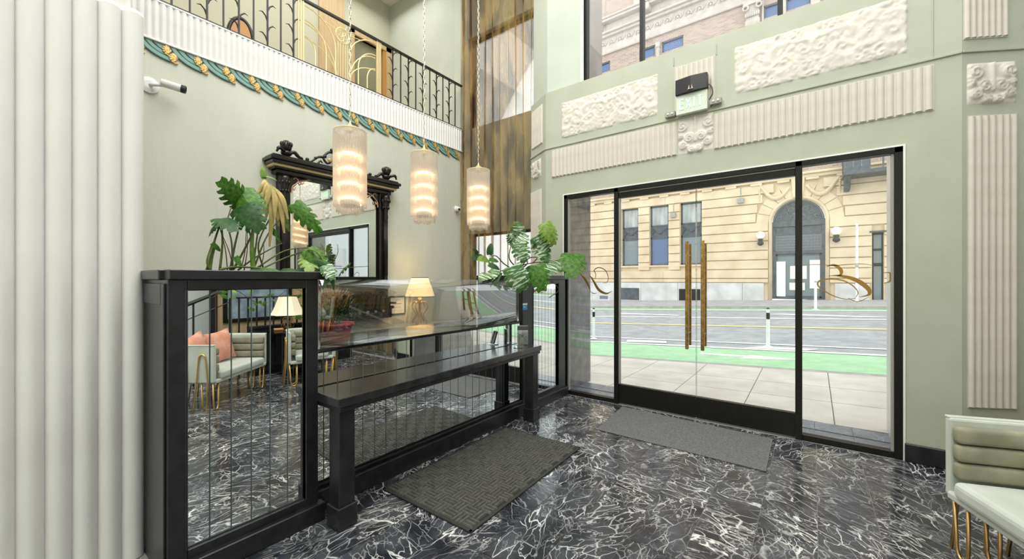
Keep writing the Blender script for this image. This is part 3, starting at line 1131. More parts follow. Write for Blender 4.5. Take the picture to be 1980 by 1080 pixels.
def tall_cabinet(name, cx_, ya, yb, deep, lab, m0, m1, n_, zb, open_top=True):
    e = empty(name, (cx_, ya, 0), label=lab, cat='cabinet')
    W_ = yb - ya
    m0 -= ya
    m1 -= ya
    MB().box(-deep, -.012, .0, .03, 0, 1.55).box(-deep, -.012, W_ - .03, W_, 0, 1.55).box(-deep, -deep + .03, .03, W_ - .03, 0, 1.55).box(-.03, -.010, .03, W_ - .03, .0, 1.55).box(-deep, -.03, .03, W_ - .03, 1.38, 1.42).build('body', black, e, bevel=.003)
    f_ = MB()
    f_.box(-.012, .02, 0, m0, .10, 1.55).box(-.012, .02, m1, W_, .10, 1.55).box(-.012, .02, m0, m1, 1.495, 1.55).box(-.012, .02, m0, m1, .10, zb)
    f_.build('face_frame', black, e, bevel=.003)
    MB().box(-.0125, .026, m0 - .012, m0, zb, 1.5).box(-.0125, .026, m1, m1 + .012, zb, 1.5).build('bead', black, e, bevel=.003)
    mirror_strips(e, m0, m1, zb, 1.495, n_, -.002)
    MB().box(-.01, .055, -.02, W_ + .03, 0, .115).build('plinth', black, e, bevel=.005)
    t_ = MB()
    t_.box(-.06, .05, 0, W_ + .03, 1.55, 1.60).box(-deep - .02, -deep + .05, 0, W_ + .03, 1.55, 1.60).box(-deep + .05, -.06, -.02, .05, 1.55, 1.6).box(-deep + .05, -.06, W_ - .05, W_ + .03, 1.55, 1.6)
    t_.build('top_rim', black, e, bevel=.004)
    MB().box(-deep + .04, -.05, .04, W_ - .04, 1.42, 1.53).build('soil', mat('potting_soil', (.03, .02, .014), .9), e)
    return e


CA0, CA1 = .538, 1.29
cl = tall_cabinet('planter_cabinet', -2.57, CA0, CA1, .52, 'tall black planter cabinet with mirror strips next to the white pier', .618, 1.211, 6, .165)
MB().box(-.43, -.07, -.010, .0, 1.42, 1.53).box(-.06, -.012, -.010, .0, .1, 1.53).build('side_rail', black, cl, bevel=.003)
CB0, CB1 = 3.715, 4.70
cr_ = tall_cabinet('planter_cabinet', MX, CB0, CB1, .68, 'tall black planter cabinet with mirror strips beside the glass doors', 3.935, 4.52, 8, .165)

rc = empty('reception_counter', (MX, CA1, 0), label='long black reception counter faced with narrow mirror strips between the two cabinets', cat='counter')
CL = CB0 - CA1
mirror_strips(rc, .005, CL - .02, .175, 1.05, 24, -.004)
MB().box(-.03, -.009, 0, CL, .0, 1.05).box(-.60, -.03, 0, .03, 0, 1.05).box(-.60, -.03, CL - .03, CL, 0, 1.05).build('body', black, rc)
MB().box(-.02, .06, -.0, CL, 0, .14).box(-.01, .02, 0, CL, .14, .165).build('baseboard', black, rc, bevel=.004)
MB().box(-.62, .0, 0, CL, 1.052, 1.072).build('worktop', M['black_gloss'], rc, bevel=.003)
tag(rc)

# acrylic guard: leans towards the room and twists back to upright at its far end
ga = MB()
GY0, GY1 = CA1 + .03, CB0 - .04


def guard(side):
    def fn(a, b):
        y = GY0 + (GY1 - GY0) * a
        k_ = max(0.0, min(1.0, (GY1 - y) / 1.15))
        k_ = k_ * k_ * (3 - 2 * k_)
        lean = math.tan(radians(5.2 * k_)) * .47 * b
        return (MX - .012 + lean + side, y, 1.074 + .474 * b)
    return fn


ga.grid(guard(0), 40, 4)
ga_o = ga.build('acrylic_guard', M['acrylic'], None, smooth=True)
sm = ga_o.modifiers.new('thick', 'SOLIDIFY')
sm.thickness = .005
sm.offset = -1
tag(ga_o, 'clear acrylic guard standing along the top of the mirrored counter', 'sneeze guard')

# console shelf in front of the counter
cs = empty('console_table', (-2.29, 1.285, 0), radians(2.5), label='narrow black console table pushed against the mirrored counter', cat='table')
CW, CLn = .38, 2.42
MB().prism([(0, 0), (0, CLn), (-.275, CLn), (-.375, .012)], .765, .822).build('tabletop', noisy(mat('satin_black_top', (.02, .02, .022), .2), (.014, .014, .015), (.032, .032, .034), 9, 4), cs, bevel=.005, seg=2)
MB().prism([(-.008, .015), (-.008, CLn - .015), (-.26, CLn - .015), (-.355, .025)], .735, .765).build('apron', black, cs, bevel=.003)
lg = MB().box(-.055, .055, -.055, .055, .0, .735).mesh('leg', black)
ft = MB().box(-.066, .066, -.066, .066, 0, .14).mesh('foot_block', black)
for (x, y) in ((-.085, .075), (-.085, CLn - .075), (-CW + .075, .075), (-CW + .075, CLn - .075)):
    if x < -.3 : continue
    q = child('leg', lg, cs, (x, y, 0))
    r_ = child('foot_block', ft, q)
    for oo in (q, r_):
        bv = oo.modifiers.new('bevel', 'BEVEL')
        bv.width = .004

# ------------------------------------------------------------------ mats
mt = empty('basket_weave_mat', (-2.115, 2.52, 0), radians(1.5), label='dark rubber mat with raised basket-weave bars in front of the console table', cat='floor mat')
MW, MLn = .87, 1.51
MB().box(-MW / 2, MW / 2, -MLn / 2, MLn / 2, .001, .009).build('mat_base', mat('black_rubber', (.010, .010, .009), .6), mt, bevel=.003)
MB().box(-MW / 2, MW / 2, -MLn / 2, -MLn / 2 + .022, .009, .013).box(-MW / 2, MW / 2, MLn / 2 - .022, MLn / 2, .009, .013).box(-MW / 2, -MW / 2 + .022, -MLn / 2, MLn / 2, .009, .013).box(MW / 2 - .022, MW / 2, -MLn / 2, MLn / 2, .009, .013).build('border', M['darkplastic'] if 0 else mat('grey_black_rubber', (.03, .029, .027), .55), mt, bevel=.002)
wv = MB()
cs_ = .031
nx_, ny_ = int((MW - .05) / cs_), int((MLn - .05) / cs_)


def barrel(x0, x1, y0, y1, h=.019, z0=.009):
    i = .005
    b = len(wv.v)
    wv.v += [(x0, y0, z0), (x1, y0, z0), (x1, y1, z0), (x0, y1, z0), (x0 + i, y0 + i, h), (x1 - i, y0 + i, h), (x1 - i, y1 - i, h), (x0 + i, y1 - i, h)]
    for q in ((4, 5, 6, 7), (0, 1, 5, 4), (1, 2, 6, 5), (2, 3, 7, 6), (3, 0, 4, 7)):
        wv.f.append(tuple(b + t_ for t_ in q))


for gx in range(0, int((MW - .04) / (cs_ * 3)) + 1):
    for gy in range(0, int((MLn - .04) / (cs_ * 3)) + 1):
        X_, Y_ = -MW / 2 + .024 + gx * cs_ * 3, -MLn / 2 + .024 + gy * cs_ * 3
        xe, ye = min(X_ + cs_ * 3, MW / 2 - .024), min(Y_ + cs_ * 3, MLn / 2 - .024)
        for q in range(3):
            if (gx + gy) % 2:
                xa = X_ + q * cs_ + .0045
                if xa + cs_ - .009 < MW / 2 - .022 and ye - Y_ > .02: barrel(xa, xa + cs_ - .009, Y_ - .004, ye + .004)
            else:
                ya = Y_ + q * cs_ + .0045
                if ya + cs_ - .009 < MLn / 2 - .022 and xe - X_ > .02: barrel(X_ - .004, xe + .004, ya, ya + cs_ - .009)
o = wv.build('weave_bars', noisy(mat('grey_rubber_bars', (.075, .073, .066), .6), (.055, .054, .049), (.10, .098, .09), 40, 4), mt)
tag(o, kind='stuff')

gm_ = noisy(mat('grey_carpet', (.12, .12, .125), .95), (.05, .052, .055), (.22, .22, .225), 160, 2, lo=.3, hi=.7, bump=.5, bscale=300, bdist=.002)
g2 = MB()
pl = [(-1.78, 3.795), (-.30, 3.785), (-.31, 4.60), (-1.85, 4.66)]
g2.prism(pl, .001, .009)
o = g2.build('carpet_mat', gm_, bevel=.002)
tag(o, 'speckled grey carpet mat lying in front of the double glass doors', 'floor mat')

# ------------------------------------------------------------------ pendants
mrod = glassy('crystal_rod', (.98, .93, .88), reflect=.0)
nt = mrod.node_tree
for n_ in list(nt.nodes):
    if n_.type != 'OUTPUT_MATERIAL': nt.nodes.remove(n_)
tr = N(mrod, 'ShaderNodeBsdfTransparent'); tr.inputs[0].default_value = (1, .97, .93, 1)
tl = N(mrod, 'ShaderNodeBsdfTranslucent'); tl.inputs[0].default_value = (.97, .90, .82, 1)
df = N(mrod, 'ShaderNodeBsdfDiffuse'); df.inputs[0].default_value = (.82, .80, .77, 1)
gl = N(mrod, 'ShaderNodeBsdfGlossy'); gl.inputs['Roughness'].default_value = .1
a1 = N(mrod, 'ShaderNodeMixShader'); a1.inputs[0].default_value = .45
a2 = N(mrod, 'ShaderNodeMixShader'); a2.inputs[0].default_value = .34
a3 = N(mrod, 'ShaderNodeMixShader'); a3.inputs[0].default_value = .08
L(mrod, df.outputs[0], a1.inputs[1]); L(mrod, tl.outputs[0], a1.inputs[2])
L(mrod, tr.outputs[0], a2.inputs[1]); L(mrod, a1.outputs[0], a2.inputs[2])
L(mrod, a2.outputs[0], a3.inputs[1]); L(mrod, gl.outputs[0], a3.inputs[2])
L(mrod, a3.outputs[0], nt.nodes['Material Output'].inputs['Surface'])


def rods(R, n_, z0, z1, jit, seed, rr=.0052):
    rng = random.Random(seed)
    b = MB()
    for i in range(n_):
        a = 2 * pi * i / n_
        x, y = R * cos(a), R * sin(a)
        zz = z0 + rng.uniform(0, jit)
        b.tube([(x, y, z1), (x, y, zz)], rr, 5)
    return b


M['sleeve'] = mat('peach_frosted_sleeve', (.80, .62, .46), .7)


def make_pendant():
    e = empty('pendant_lamp')
    MB().tube(arc((0, 0, .655), .118, 0, 2 * pi, 36, (1, 0, 0), (0, 1, 0)), .006, 6, cap=False).box(-.118, .118, -.004, .004, .652, .658).box(-.004, .004, -.118, .118, .652, .658).lathe([(.03, .655), (.03, .70), (.012, .71), (.006, .74)], n=12).build('top_ring', M['goldpaint'], e, smooth=False)
    tag(rods(.122, 72, .055, .66, .012, 1).build('outer_rods', mrod, e), kind='stuff')
    tag(rods(.100, 60, .0, .60, .02, 2).build('inner_rods', mrod, e), kind='stuff')
    lr = MB()
    for q in range(4):
        zc = .10 + q * .115
        lr.tube([(.085 * cos(t), .085 * sin(t), zc + .018 * sin(t + 2.3)) for t in [2 * pi * i / 28 for i in range(29)]], .0125, 8, cap=False)
    MB().lathe([(.074, .06), (.074, .50)], n=28).build('inner_sleeve', M['sleeve'], e, smooth=True)
    lr.build('light_rings', M['bulb'], e, smooth=True)
    MB().tube([(0, 0, .08), (0, 0, .655)], .006, 6).build('core_rod', M['greyplastic'], e)
    ch = MB()
    z = .735
    i = 0
    while z < 4.6:
        ax = (1, 0, 0) if i % 2 else (0, 1, 0)
        ch.tube([Vector(ax) * (.009 * cos(t)) + Vector((0, 0, z + .024 + .026 * sin(t))) for t in [2 * pi * q / 8 for q in range(9)]], .0028, 4, cap=False)
        z += .043
        i += 1
    ch.build('chain', mat('pale_chain', (.55, .50, .40), .35, .8), e)
    return e


pd = make_pendant()
PX = -2.93
for i, (u, vb, lab) in enumerate(((677, 414, 'crystal rod pendant lamp hanging nearest, in front of the ornate mirror'),
                                  (820, 432, 'crystal rod pendant lamp hanging in the middle above the desk lamp'),
                                  (925, 445, 'crystal rod pendant lamp hanging in front of the bronze curtain'))):
    o = pd if i == 0 else copy_tree(pd)
    p = at_x(u, vb, PX)
    o.location = (p.x, p.y, p.z)
    tag(o, lab, 'pendant lamp', 'crystal pendant lamps over the reception counter')

# ------------------------------------------------------------------ ornate mirror on the left wall
om = empty('ornate_mirror', (LX, 2.0, 1.0), label='ornate black and gold pier mirror with carved crest on the left wall', cat='mirror')
bk = M['black_gloss'] if 0 else mat('ebonised_wood', (.012, .010, .009), .22)
gp = M['goldpaint']
# local: x out of wall, y along wall 0..1.56, z up 0..
MB().box(.0, .05, .05, 1.50, .05, 1.95).build('backboard', bk, om)
MB().box(.051, .056, .17, 1.36, .27, 1.80).build('mirror_pane', M['mirror'], om)
for sgn, y0 in ((1, .0), (-1, 1.56)):
    def Y(t): return y0 + sgn * t
    MB().box(.05, .11, min(Y(.05), Y(.17)), max(Y(.05), Y(.17)), .2, 1.80).build('stile', bk, om, bevel=.006)
    cprof = [(.05, .22), (.06, .25), (.045, .29), (.030, .33), (.034, .40), (.042, .47), (.03, .52), (.024, .60), (.024, 1.40), (.032, 1.44), (.026, 1.50), (.040, 1.58), (.055, 1.66), (.060, 1.72), (.058, 1.76)]
    c_ = MB().lathe(cprof, .135, Y(.09), 14)
    for q in range(8):
        a = 2 * pi * q / 8
        c_.tube([(.135 + .024 * cos(a), Y(.09) + .024 * sin(a), .6), (.135 + .024 * cos(a), Y(.09) + .024 * sin(a), 1.4)], .006, 5)
        c_.ball((.135 + .052 * cos(a), Y(.09) + .052 * sin(a), 1.68), .018, 6, (1, 1, 1.6))
        c_.ball((.135 + .042 * cos(a), Y(.09) + .042 * sin(a), 1.58), .014, 6, (1, 1, 1.6))
        c_.ball((.135 + .045 * cos(a), Y(.09) + .045 * sin(a), .46), .016, 6, (1, 1, 2.2))
        c_.ball((.135 + .048 * cos(a), Y(.09) + .048 * sin(a), .28), .02, 6, (1, 1, 1.2))
    c_.build('column', bk, om, smooth=True)
    # finial
    fn_ = MB().ball((.16, Y(.10), 2.10), .062, 10, (1, 1, 1.15)).ball((.16, Y(.10), 2.02), .055, 8, (1, 1.2, .7))
    for q in range(7):
        a = 2 * pi * q / 7
        fn_.ball((.16 + .05 * cos(a), Y(.10) + .05 * sin(a), 2.12), .02, 6, (1, 1, 1.7))
    fn_.tube(spline([(.16, Y(.14), 2.03), (.16, Y(.19), 2.05), (.16, Y(.24), 2.01), (.16, Y(.29), 1.995)], 5), [.022] * 10 + [.018] * 5 + [.008], 6)
    fn_.tube(spline([(.20, Y(.06), 2.03), (.22, Y(.0), 2.05), (.22, Y(-.03), 2.0)], 5), [.02] * 8 + [.012] * 3, 6)
    fn_.build('finial', bk, om, smooth=True)
    # spandrel bracket with gold filigree
    b_ = MB()
    n_ = 8
    ptsA = [Y(.17), 1.80]
    poly = [(Y(.17), 1.80), (Y(.47), 1.80)] + [(Y(.17 + .30 - .30 * sin(t)) if 0 else Y(.17 + .30 * (1 - sin(t))), 1.80 - .02 - .26 * (1 - cos(t)) - .0) for t in [pi / 2 * i / n_ for i in range(n_ + 1)]]
    k_ = len(b_.v)
    b_.v += [(.06, y, z) for y, z in poly] + [(.085, y, z) for y, z in poly]
    m_ = len(poly)
    b_.f.append(tuple(k_ + i for i in range(m_)))
    b_.f.append(tuple(k_ + m_ + i for i in reversed(range(m_))))
    for i in range(m_):
        j = (i + 1) % m_
        b_.f.append((k_ + i, k_ + j, k_ + m_ + j, k_ + m_ + i))
    sp_ = b_.build('spandrel', bk, om)
    fl_ = MB()
    for pth in ([(.19, 1.58), (.20, 1.66), (.24, 1.70), (.27, 1.74), (.24, 1.77), (.21, 1.75)], [(.24, 1.70), (.30, 1.745), (.36, 1.765), (.42, 1.785)], [(.20, 1.66), (.22, 1.62), (.235, 1.66)], [(.29, 1.74), (.31, 1.71), (.335, 1.735)]):
        fl_.tube(spline([(.088, Y(a), b) for a, b in pth], 4), .0065, 5)
    fl_.build('filigree', mat('rose_gilt', (.72, .45, .26), .4, .3), sp_)
cor = MB()
for (x1_, z0_, z1_, ov) in ((.14, 1.78, 1.825, .0), (.17, 1.825, 1.85, .03), (.23, 1.875, 1.91, .075), (.25, 1.91, 1.95, .095), (.22, 1.95, 1.975, .07)):
    cor.box(0, x1_, -ov, 1.56 + ov, z0_, z1_)
cor.build('cornice', bk, om, bevel=.006)
MB().box(0, .195, -.055, 1.615, 1.848, 1.878).build('gold_moulding', gp, om, bevel=.006)
MB().box(.056, .075, .17, 1.39, 1.785, 1.80).build('gold_bead', mat('rose_gilt_bead', (.6, .4, .25), .4, .3), om)
MB().box(0, .16, .0, 1.56, .0, .13).box(0, .19, -.02, 1.58, .13, .17).box(0, .21, -.04, 1.60, .20, .225).box(0, .15, .02, 1.54, .17, .20).build('base_shelf', bk, om, bevel=.006)
cb_ = MB()
for q in range(11):
    cb_.ball((.165, .15 + q * .126, .10), .022, 8, (.6, 1.2, 1))
cb_.build('carved_shells', mat('pale_shell', (.42, .36, .26), .5), om, smooth=True)
cre = MB()
for sg in (-1, 1):
    c0y = .78
    for pth, r_ in (([(0, 2.30), (.06, 2.27), (.10, 2.18), (.06, 2.10), (.02, 2.14), (.05, 2.18)], .02),
                    ([(.10, 2.18), (.17, 2.16), (.23, 2.08), (.18, 2.02), (.13, 2.06), (.16, 2.09)], .018),
                    ([(.22, 2.09), (.30, 2.07), (.38, 2.0), (.44, 1.985)], .018),
                    ([(.10, 2.0), (.08, 2.06), (.03, 2.06)], .014), ([(.30, 1.99), (.27, 2.03), (.24, 2.01)], .014)):
        P_ = spline([(.14, c0y + sg * a, b) for a, b in pth], 5)
        cre.tube(P_, [r_ * (1 - .5 * i / len(P_)) for i in range(len(P_))], 6)
    for (a, b, r_) in ((.06, 2.28, .026), (.12, 2.20, .026), (.21, 2.10, .022), (.33, 2.05, .02), (.43, 2.01, .024), (.0, 2.33, .034), (.0, 2.40, .022)):
        cre.ball((.14, c0y + sg * a, b), r_, 8)
cre.box(.12, .16, .74, .82, 1.96, 2.30)
cre.build('crest', bk, om, smooth=True)
for sg in (-1, 1):
    MB().ball((.155, .78 + sg * .155, 2.065), .026, 10, (.5, 1, 1)).build('gilt_boss', M['goldleaf'], om, smooth=True)

# ------------------------------------------------------------------ small things behind the counter
cf = empty('framed_certificate', (LX, 3.62, 1.02), label='white certificate in a thin black frame on the wall beside the desk lamp', cat='picture frame')
MB().box(0, .02, 0, .29, 0, .015).box(0, .02, 0, .29, .265, .28).box(0, .02, 0, .015, .015, .265).box(0, .02, .275, .29, .015, .265).build('frame', M['darkplastic'], cf)
MB().box(0, .008, .015, .275, .015, .265).build('certificate', M['paper'], cf)
tx = MB()
rng = random.Random(4)
for z, a, b, h_ in ((.215, .09, .20, .008), (.180, .06, .14, .010), (.155, .06, .22, .012), (.115, .08, .21, .005), (.10, .07, .22, .005), (.06, .06, .12, .004), (.06, .17, .23, .004)):
    y = a
    while y < b:
        wd = rng.uniform(.006, .02)
        tx.box(.008, .0085, y, min(y + wd, b), z, z + h_)
        y += wd + .004
tx.build('print', M['ink'], cf)

dk = empty('back_desk', (LX + .03, 3.3, 0), label='low black desk against the left wall carrying the glowing lamp', cat='desk')
MB().box(0, .5, 0, 1.6, .74, .775).build('desktop', black, dk, bevel=.004)
for (x, y) in ((.03, .03), (.42, .03), (.03, 1.52), (.42, 1.52)):
    MB().box(x, x + .05, y, y + .05, 0, .74).build('leg', black, dk)
dl = empty('desk_lamp', (-4.72, 3.93, .776), label='glowing lamp with yellow pleated shade on the back desk', cat='table lamp')
sh = MB()
nn = 48


def shade_fn(r0, r1, z0, z1, n_):
    def fn(a, b):
        r = (r0 + (r1 - r0) * (b ** 1.25)) * (1 + .012 * cos(a * 2 * pi * n_))
        return (r * cos(2 * pi * a), r * sin(2 * pi * a), z0 + (z1 - z0) * b)
    return fn


sh.grid(shade_fn(.215, .12, .52, .80, 24), 96, 4)
sh.build('lamp_shade', M['shade'], dl, smooth=True)
MB().tube(arc((0, 0, .80), .121, 0, 2 * pi, 32, (1, 0, 0), (0, 1, 0)), .005, 5, cap=False).tube(arc((0, 0, .52), .216, 0, 2 * pi, 32, (1, 0, 0), (0, 1, 0)), .005, 5, cap=False).build('shade_trim', M['stem_brown'], dl)
ba = MB().lathe([(.09, 0), (.09, .02), (.05, .04), (.02, .07), (.018, .45), (.03, .50)], n=14)
for q in range(4):
    a = q * pi / 2 + .4
    ca, sa = cos(a), sin(a)
    ba.tube(spline([(.03 * ca, .03 * sa, .06), (.12 * ca, .12 * sa, .14), (.06 * ca, .06 * sa, .24), (.13 * ca, .13 * sa, .36), (.09 * ca, .09 * sa, .44), (.03 * ca, .03 * sa, .42)], 5), .007, 5)
ba.build('lamp_base', mat('pale_wrought_metal', (.5, .38, .26), .4, .5), dl, smooth=True)
lb = bpy.data.lights.new('lamp_glow', 'POINT')
lb.energy = 9
lb.color = (1, .72, .36)
lb.shadow_soft_size = .04
lo = bpy.data.objects.new('bulb_light', lb)
lo.location = (0, 0, .66)
lo.parent = dl
col.objects.link(lo)
MB().ball((0, 0, .64), .03).build('bulb', M['bulb'], dl, smooth=True)

# holders on the console
th = radians(2.1)
p = onp = Vector((-2.52, 3.52, .856))
hd = empty('sign_holder', (-2.50, 3.42, .823), radians(20), label='clear acrylic slanted card holder on the console table', cat='card holder')
MB().box(-.05, .05, -.03, .05, 0, .006).build('base', M['clear'], hd)
Rm = Matrix.Rotation(radians(-18), 4, 'X')
MB().box(-.012, .012, -.004, .004, .006, .16, Rm).build('card_edge', M['stem_brown'] if 0 else M['greyplastic'], hd)
MB().box(-.05, .05, -.008, -.004, .006, .15, Rm).build('panel', M['clear'], hd)
h2 = empty('flyer_holder', (-2.58, 3.60, .823), radians(38), label='acrylic flyer holder with a grey card standing at the far end of the console table', cat='card holder')
MB().box(-.065, .065, -.03, .03, 0, .006).box(-.065, .065, -.03, -.027, 0, .16).box(-.065, .065, .027, .03, 0, .22).build('pocket', M['clear'], h2)
MB().box(-.058, .058, -.012, -.006, .01, .215).build('card', noisy(mat('speckled_card', (.5, .48, .46), .6), (.35, .33, .32), (.62, .6, .58), 60, 3), h2)
MB().box(-.058, .058, -.0135, -.012, .165, .21).box(-.016, .016, -.0135, -.012, .085, .115).build('print', M['ink'], h2)
cd = empty('blue_card', (MX + .022, 3.755, 1.20), label='small blue and white card stuck to the post of the right cabinet', cat='card')
MB().box(0, .003, -.045, .045, 0, .075).build('card', M['bluecard'], cd)
MB().box(.003, .004, -.045, .045, .055, .075).box(.003, .004, -.03, .01, .03, .037).build('print', M['paper'], cd)

# cameras on the left wall
sc = empty('security_camera', (LX, .93, 3.40), label='white bullet security camera on the left wall close to the pier', cat='security camera')
MB().lathe([(.075, 0), (.075, .02), (.04, .03), (.001, .03)], n=20, M=Matrix.Rotation(pi / 2, 4, 'Y')).build('mount', M['plastic'], sc, smooth=False)
MB().tube([(.02, 0, 0), (.09, .03, -.01), (.12, .09, .0)], .014, 8).build('arm', M['plastic'], sc, smooth=True)
R_ = Matrix.Translation((.13, .07, .01)) @ Matrix.Rotation(radians(-68), 4, 'Z') @ Matrix.Rotation(radians(8), 4, 'X')
R2 = R_ @ Matrix.Rotation(pi / 2, 4, 'Y')
Rb = Matrix.Translation((.13, .06, .015)) @ Euler((0, radians(98), radians(70))).to_matrix().to_4x4()
MB().lathe([(.001, -.0), (.034, .0), (.036, .02), (.036, .15), (.001, .15)], n=16, M=Rb).build('body', M['plastic'], sc, bevel=.002)
MB().lathe([(.001, .149), (.037, .149), (.037, .185), (.030, .187), (.028, .16), (.001, .16)], n=16, M=Rb).build('lens_ring', M['darkplastic'], sc)
dm = empty('dome_camera', (LX, 5.02, 2.80), label='small white dome camera on the left wall beside the curtain', cat='security camera')
MB().lathe([(.055, 0), (.055, .02), (.04, .035), (.001, .04)], n=18, M=Matrix.Rotation(pi / 2, 4, 'Y')).build('mount', M['plastic'], dm, smooth=True)
MB().ball((.07, -.01, -.01), .042, 12).build('housing', M['plastic'], dm, smooth=True)
MB().ball((.10, -.025, -.018), .022, 10).build('lens', M['darkplastic'], dm, smooth=True)

# ------------------------------------------------------------------ plants
def leaf_mesh(name, m, width=.85, lobes=6, gap=.28, droop=.18, fold=.12, seed=0, plain=False):
    rng = random.Random(seed)
    b = MB()
    nt_ = lobes * 4

    def wid(t):
        return width * .5 * (max(0.0, (sin(pi * min(1, (t + .10) / 1.10) ** .75))) ** .62) * (1 if t < .98 else .3)

    def P(x, t):
        yb = t - .16 * (1 - abs(x) * 0) * max(0, .25 - t) * 2 * min(1, abs(x) * 4)
        yy = t + .30 * abs(x) * (t - .25) - (.22 * abs(x) if t < .12 else .0)
        z = -droop * 1.6 * x * x * 2 - droop * (t - .35) ** 2 * 1.4 + fold * abs(x)
        return (x, yy, z)
    for s in (-1, 1):
        # inner web
        inner = .62 if not plain else 1.0
        rows = []
        for i in range(nt_ + 1):
            t = i / nt_
            w_ = wid(t)
            rows.append([P(s * w_ * inner * k / 2, t) for k in range(3)])
        base = len(b.v)
        for r in rows: b.v += r
        for i in range(nt_):
            for k in range(2):
                a = base + i * 3 + k
                b.f.append((a, a + 3, a + 4, a + 1) if s < 0 else (a, a + 1, a + 4, a + 3))
        if plain: continue
        for q in range(lobes):
            g_ = gap * (1 if q < lobes - 1 else .3) * rng.uniform(.7, 1.25)
            t0, t1 = q / lobes, (q + 1) / lobes
            tm = (t0 + t1) / 2
            cols = 4
            grid_ = []
            for k in range(cols + 1):
                f_ = k / cols
                sh = (1 - g_ * min(1, f_ * 1.8)) if k < cols else (1 - g_) * .72
                line = []
                for i in range(5):
                    t = tm + (t0 - tm + (t1 - t0) * i / 4) * (1.0 if k == 0 else sh)
                    w_ = wid(t) if k == 0 else (wid(t) * .35 + wid(tm) * .65 if abs(i - 2) < 3 else wid(t))
                    xx = w_ * (inner + (1 - inner) * f_)
                    line.append(P(s * xx, t + .05 * f_))
                grid_.append(line)
            base = len(b.v)
            for l in grid_: b.v += l
            for k in range(cols):
                for i in range(4):
                    a = base + k * 5 + i
                    b.f.append((a, a + 5, a + 6, a + 1) if s > 0 else (a, a + 1, a + 6, a + 5))
    # midrib
    b.tube([P(0, t) for t in (0, .3, .6, .95)], [.012, .010, .007, .003], 5)
    return b.mesh(name, m, True)


LM = {}
for key, m in (('green', M['green_leaf']), ('dark', M['dark_leaf']), ('lime', M['lime_leaf']), ('var', M['var_leaf']), ('yellow', M['yellow_leaf'])):
    for v in range(2):
        LM[key, v] = leaf_mesh('leaf', m, .92 if v == 0 else .8, 5 + v, .34 if v == 0 else .28, .22 + .1 * v, .10 - .15 * v, seed=v * 5 + len(key))
    LM[key, 'plain'] = leaf_mesh('leaf', m, .5, 4, .2, .3, .1, plain=True)
    LM[key, 'narrow'] = leaf_mesh('leaf', m, .26, 4, .2, .35, .25, plain=True)


def place_leaf(parent, key, var, base, tip, facing, name='leaf', ws=1.0):
    """base, tip, facing in world coordinates (parent unrotated)"""
    d = tip - base
    Ln = d.length
    y = d.normalized()
    n = facing - y * facing.dot(y)
    if n.length < 1e-4: n = y.orthogonal()
    z = n.normalized()
    x = y.cross(z)
    R = Matrix((x, y, z)).transposed().to_4x4()
    o = bpy.data.objects.new(name, LM[key, var])
    o.parent = parent
    o.matrix_basis = Matrix.Translation(base - parent.location) @ R @ Matrix.Diagonal((Ln * .96 * ws, Ln * .9, Ln, 1))
    col.objects.link(o)
    return o


def stem(parent, pts, r, m=None, name='stem'):
    P_ = spline(pts, 6)
    P_ = [p - parent.location for p in P_]
    k = len(P_)
    return MB().tube(P_, [r * (1 - .45 * i / k) for i in range(k)], 6).build(name, m or M['stem'], parent, smooth=True)


CAMV = Vector((0, 0, CAM_H))


def W(u, v, X): return at_x(u, v, X)


# left monstera; X is the depth plane behind the counter front
pl = empty('monstera_plant', (-2.93, .95, 1.53), label='green monstera plant with a withered yellow leaf growing from the left cabinet', cat='plant')
rng = random.Random(12)
LV = [  # key, var, base px, tip px, depth base, depth tip, tilt
    ('green', 0, (470, 392), (432, 352), -2.95, -2.85, None),
    ('green', 1, (462, 365), (497, 420), -2.95, -2.80, (.5, -.5, .4)),
    ('dark', 0, (462, 398), (500, 440), -2.90, -2.75, (.5, -.5, .2)),
    ('dark', 1, (425, 425), (396, 452), -2.90, -2.95, (.2, -.2, .9)),
    ('dark', 0, (428, 420), (452, 440), -2.90, -2.75, (.2, -.2, .9)),
    ('green', 0, (568, 393), (617, 446), -2.85, -2.75, (.5, -.5, .3)),
    ('green', 'plain', (410, 470), (430, 487), -2.9, -2.9, (.5, -.5, .6)),
    ('green', 1, (596, 478), (630, 515), -2.72, -2.60, (.6, -.3, .4)),
    ('lime', 0, (600, 490), (598, 522), -2.75, -2.62, (.6, -.3, .4)),
    ('dark', 1, (612, 500), (648, 520), -2.60, -2.50, (.5, -.4, .6)),
    ('var', 0, (630, 512), (645, 540), -2.50, -2.42, (.6, -.4, .5)),
    ('dark', 'narrow', (640, 530), (622, 558), -2.50, -2.45, (.6, -.4, .3)),
    ('dark', 'narrow', (640, 530), (646, 562), -2.50, -2.45, (.6, -.4, .3)),
    ('green', 'plain', (500, 520), (550, 522), -2.8, -2.7, (.4, -.2, .9)),
    ('dark', 'plain', (510, 521), (480, 519), -2.8, -2.75, (.4, -.2, .9)),
    ('dark', 'plain', (545, 519), (580, 522), -2.8, -2.7, (.4, -.2, .9)),
    ('dark', 0, (575, 518), (610, 523), -2.75, -2.65, (.4, -.2, .9)),
    ('green', 'plain', (455, 495), (465, 515), -2.85, -2.8, (.4, -.5, .3)),
    ('lime', 'plain', (510, 345), (506, 318), -2.95, -2.95, (.6, -.5, .2)),
    ('lime', 'narrow', (506, 340), (540, 345), -2.95, -2.9, (.3, -.3, .9)),
    ('lime', 'narrow', (545, 405), (560, 450), -2.95, -2.9, (.6, -.4, .3)),
    ('green', 'narrow', (525, 440), (545, 470), -2.95, -2.9, (.6, -.4, .3)),
    ('green', 'narrow', (522, 430), (530, 458), -2.92, -2.9, (.6, -.4, .3)),
]
SC = {0: 1.0}
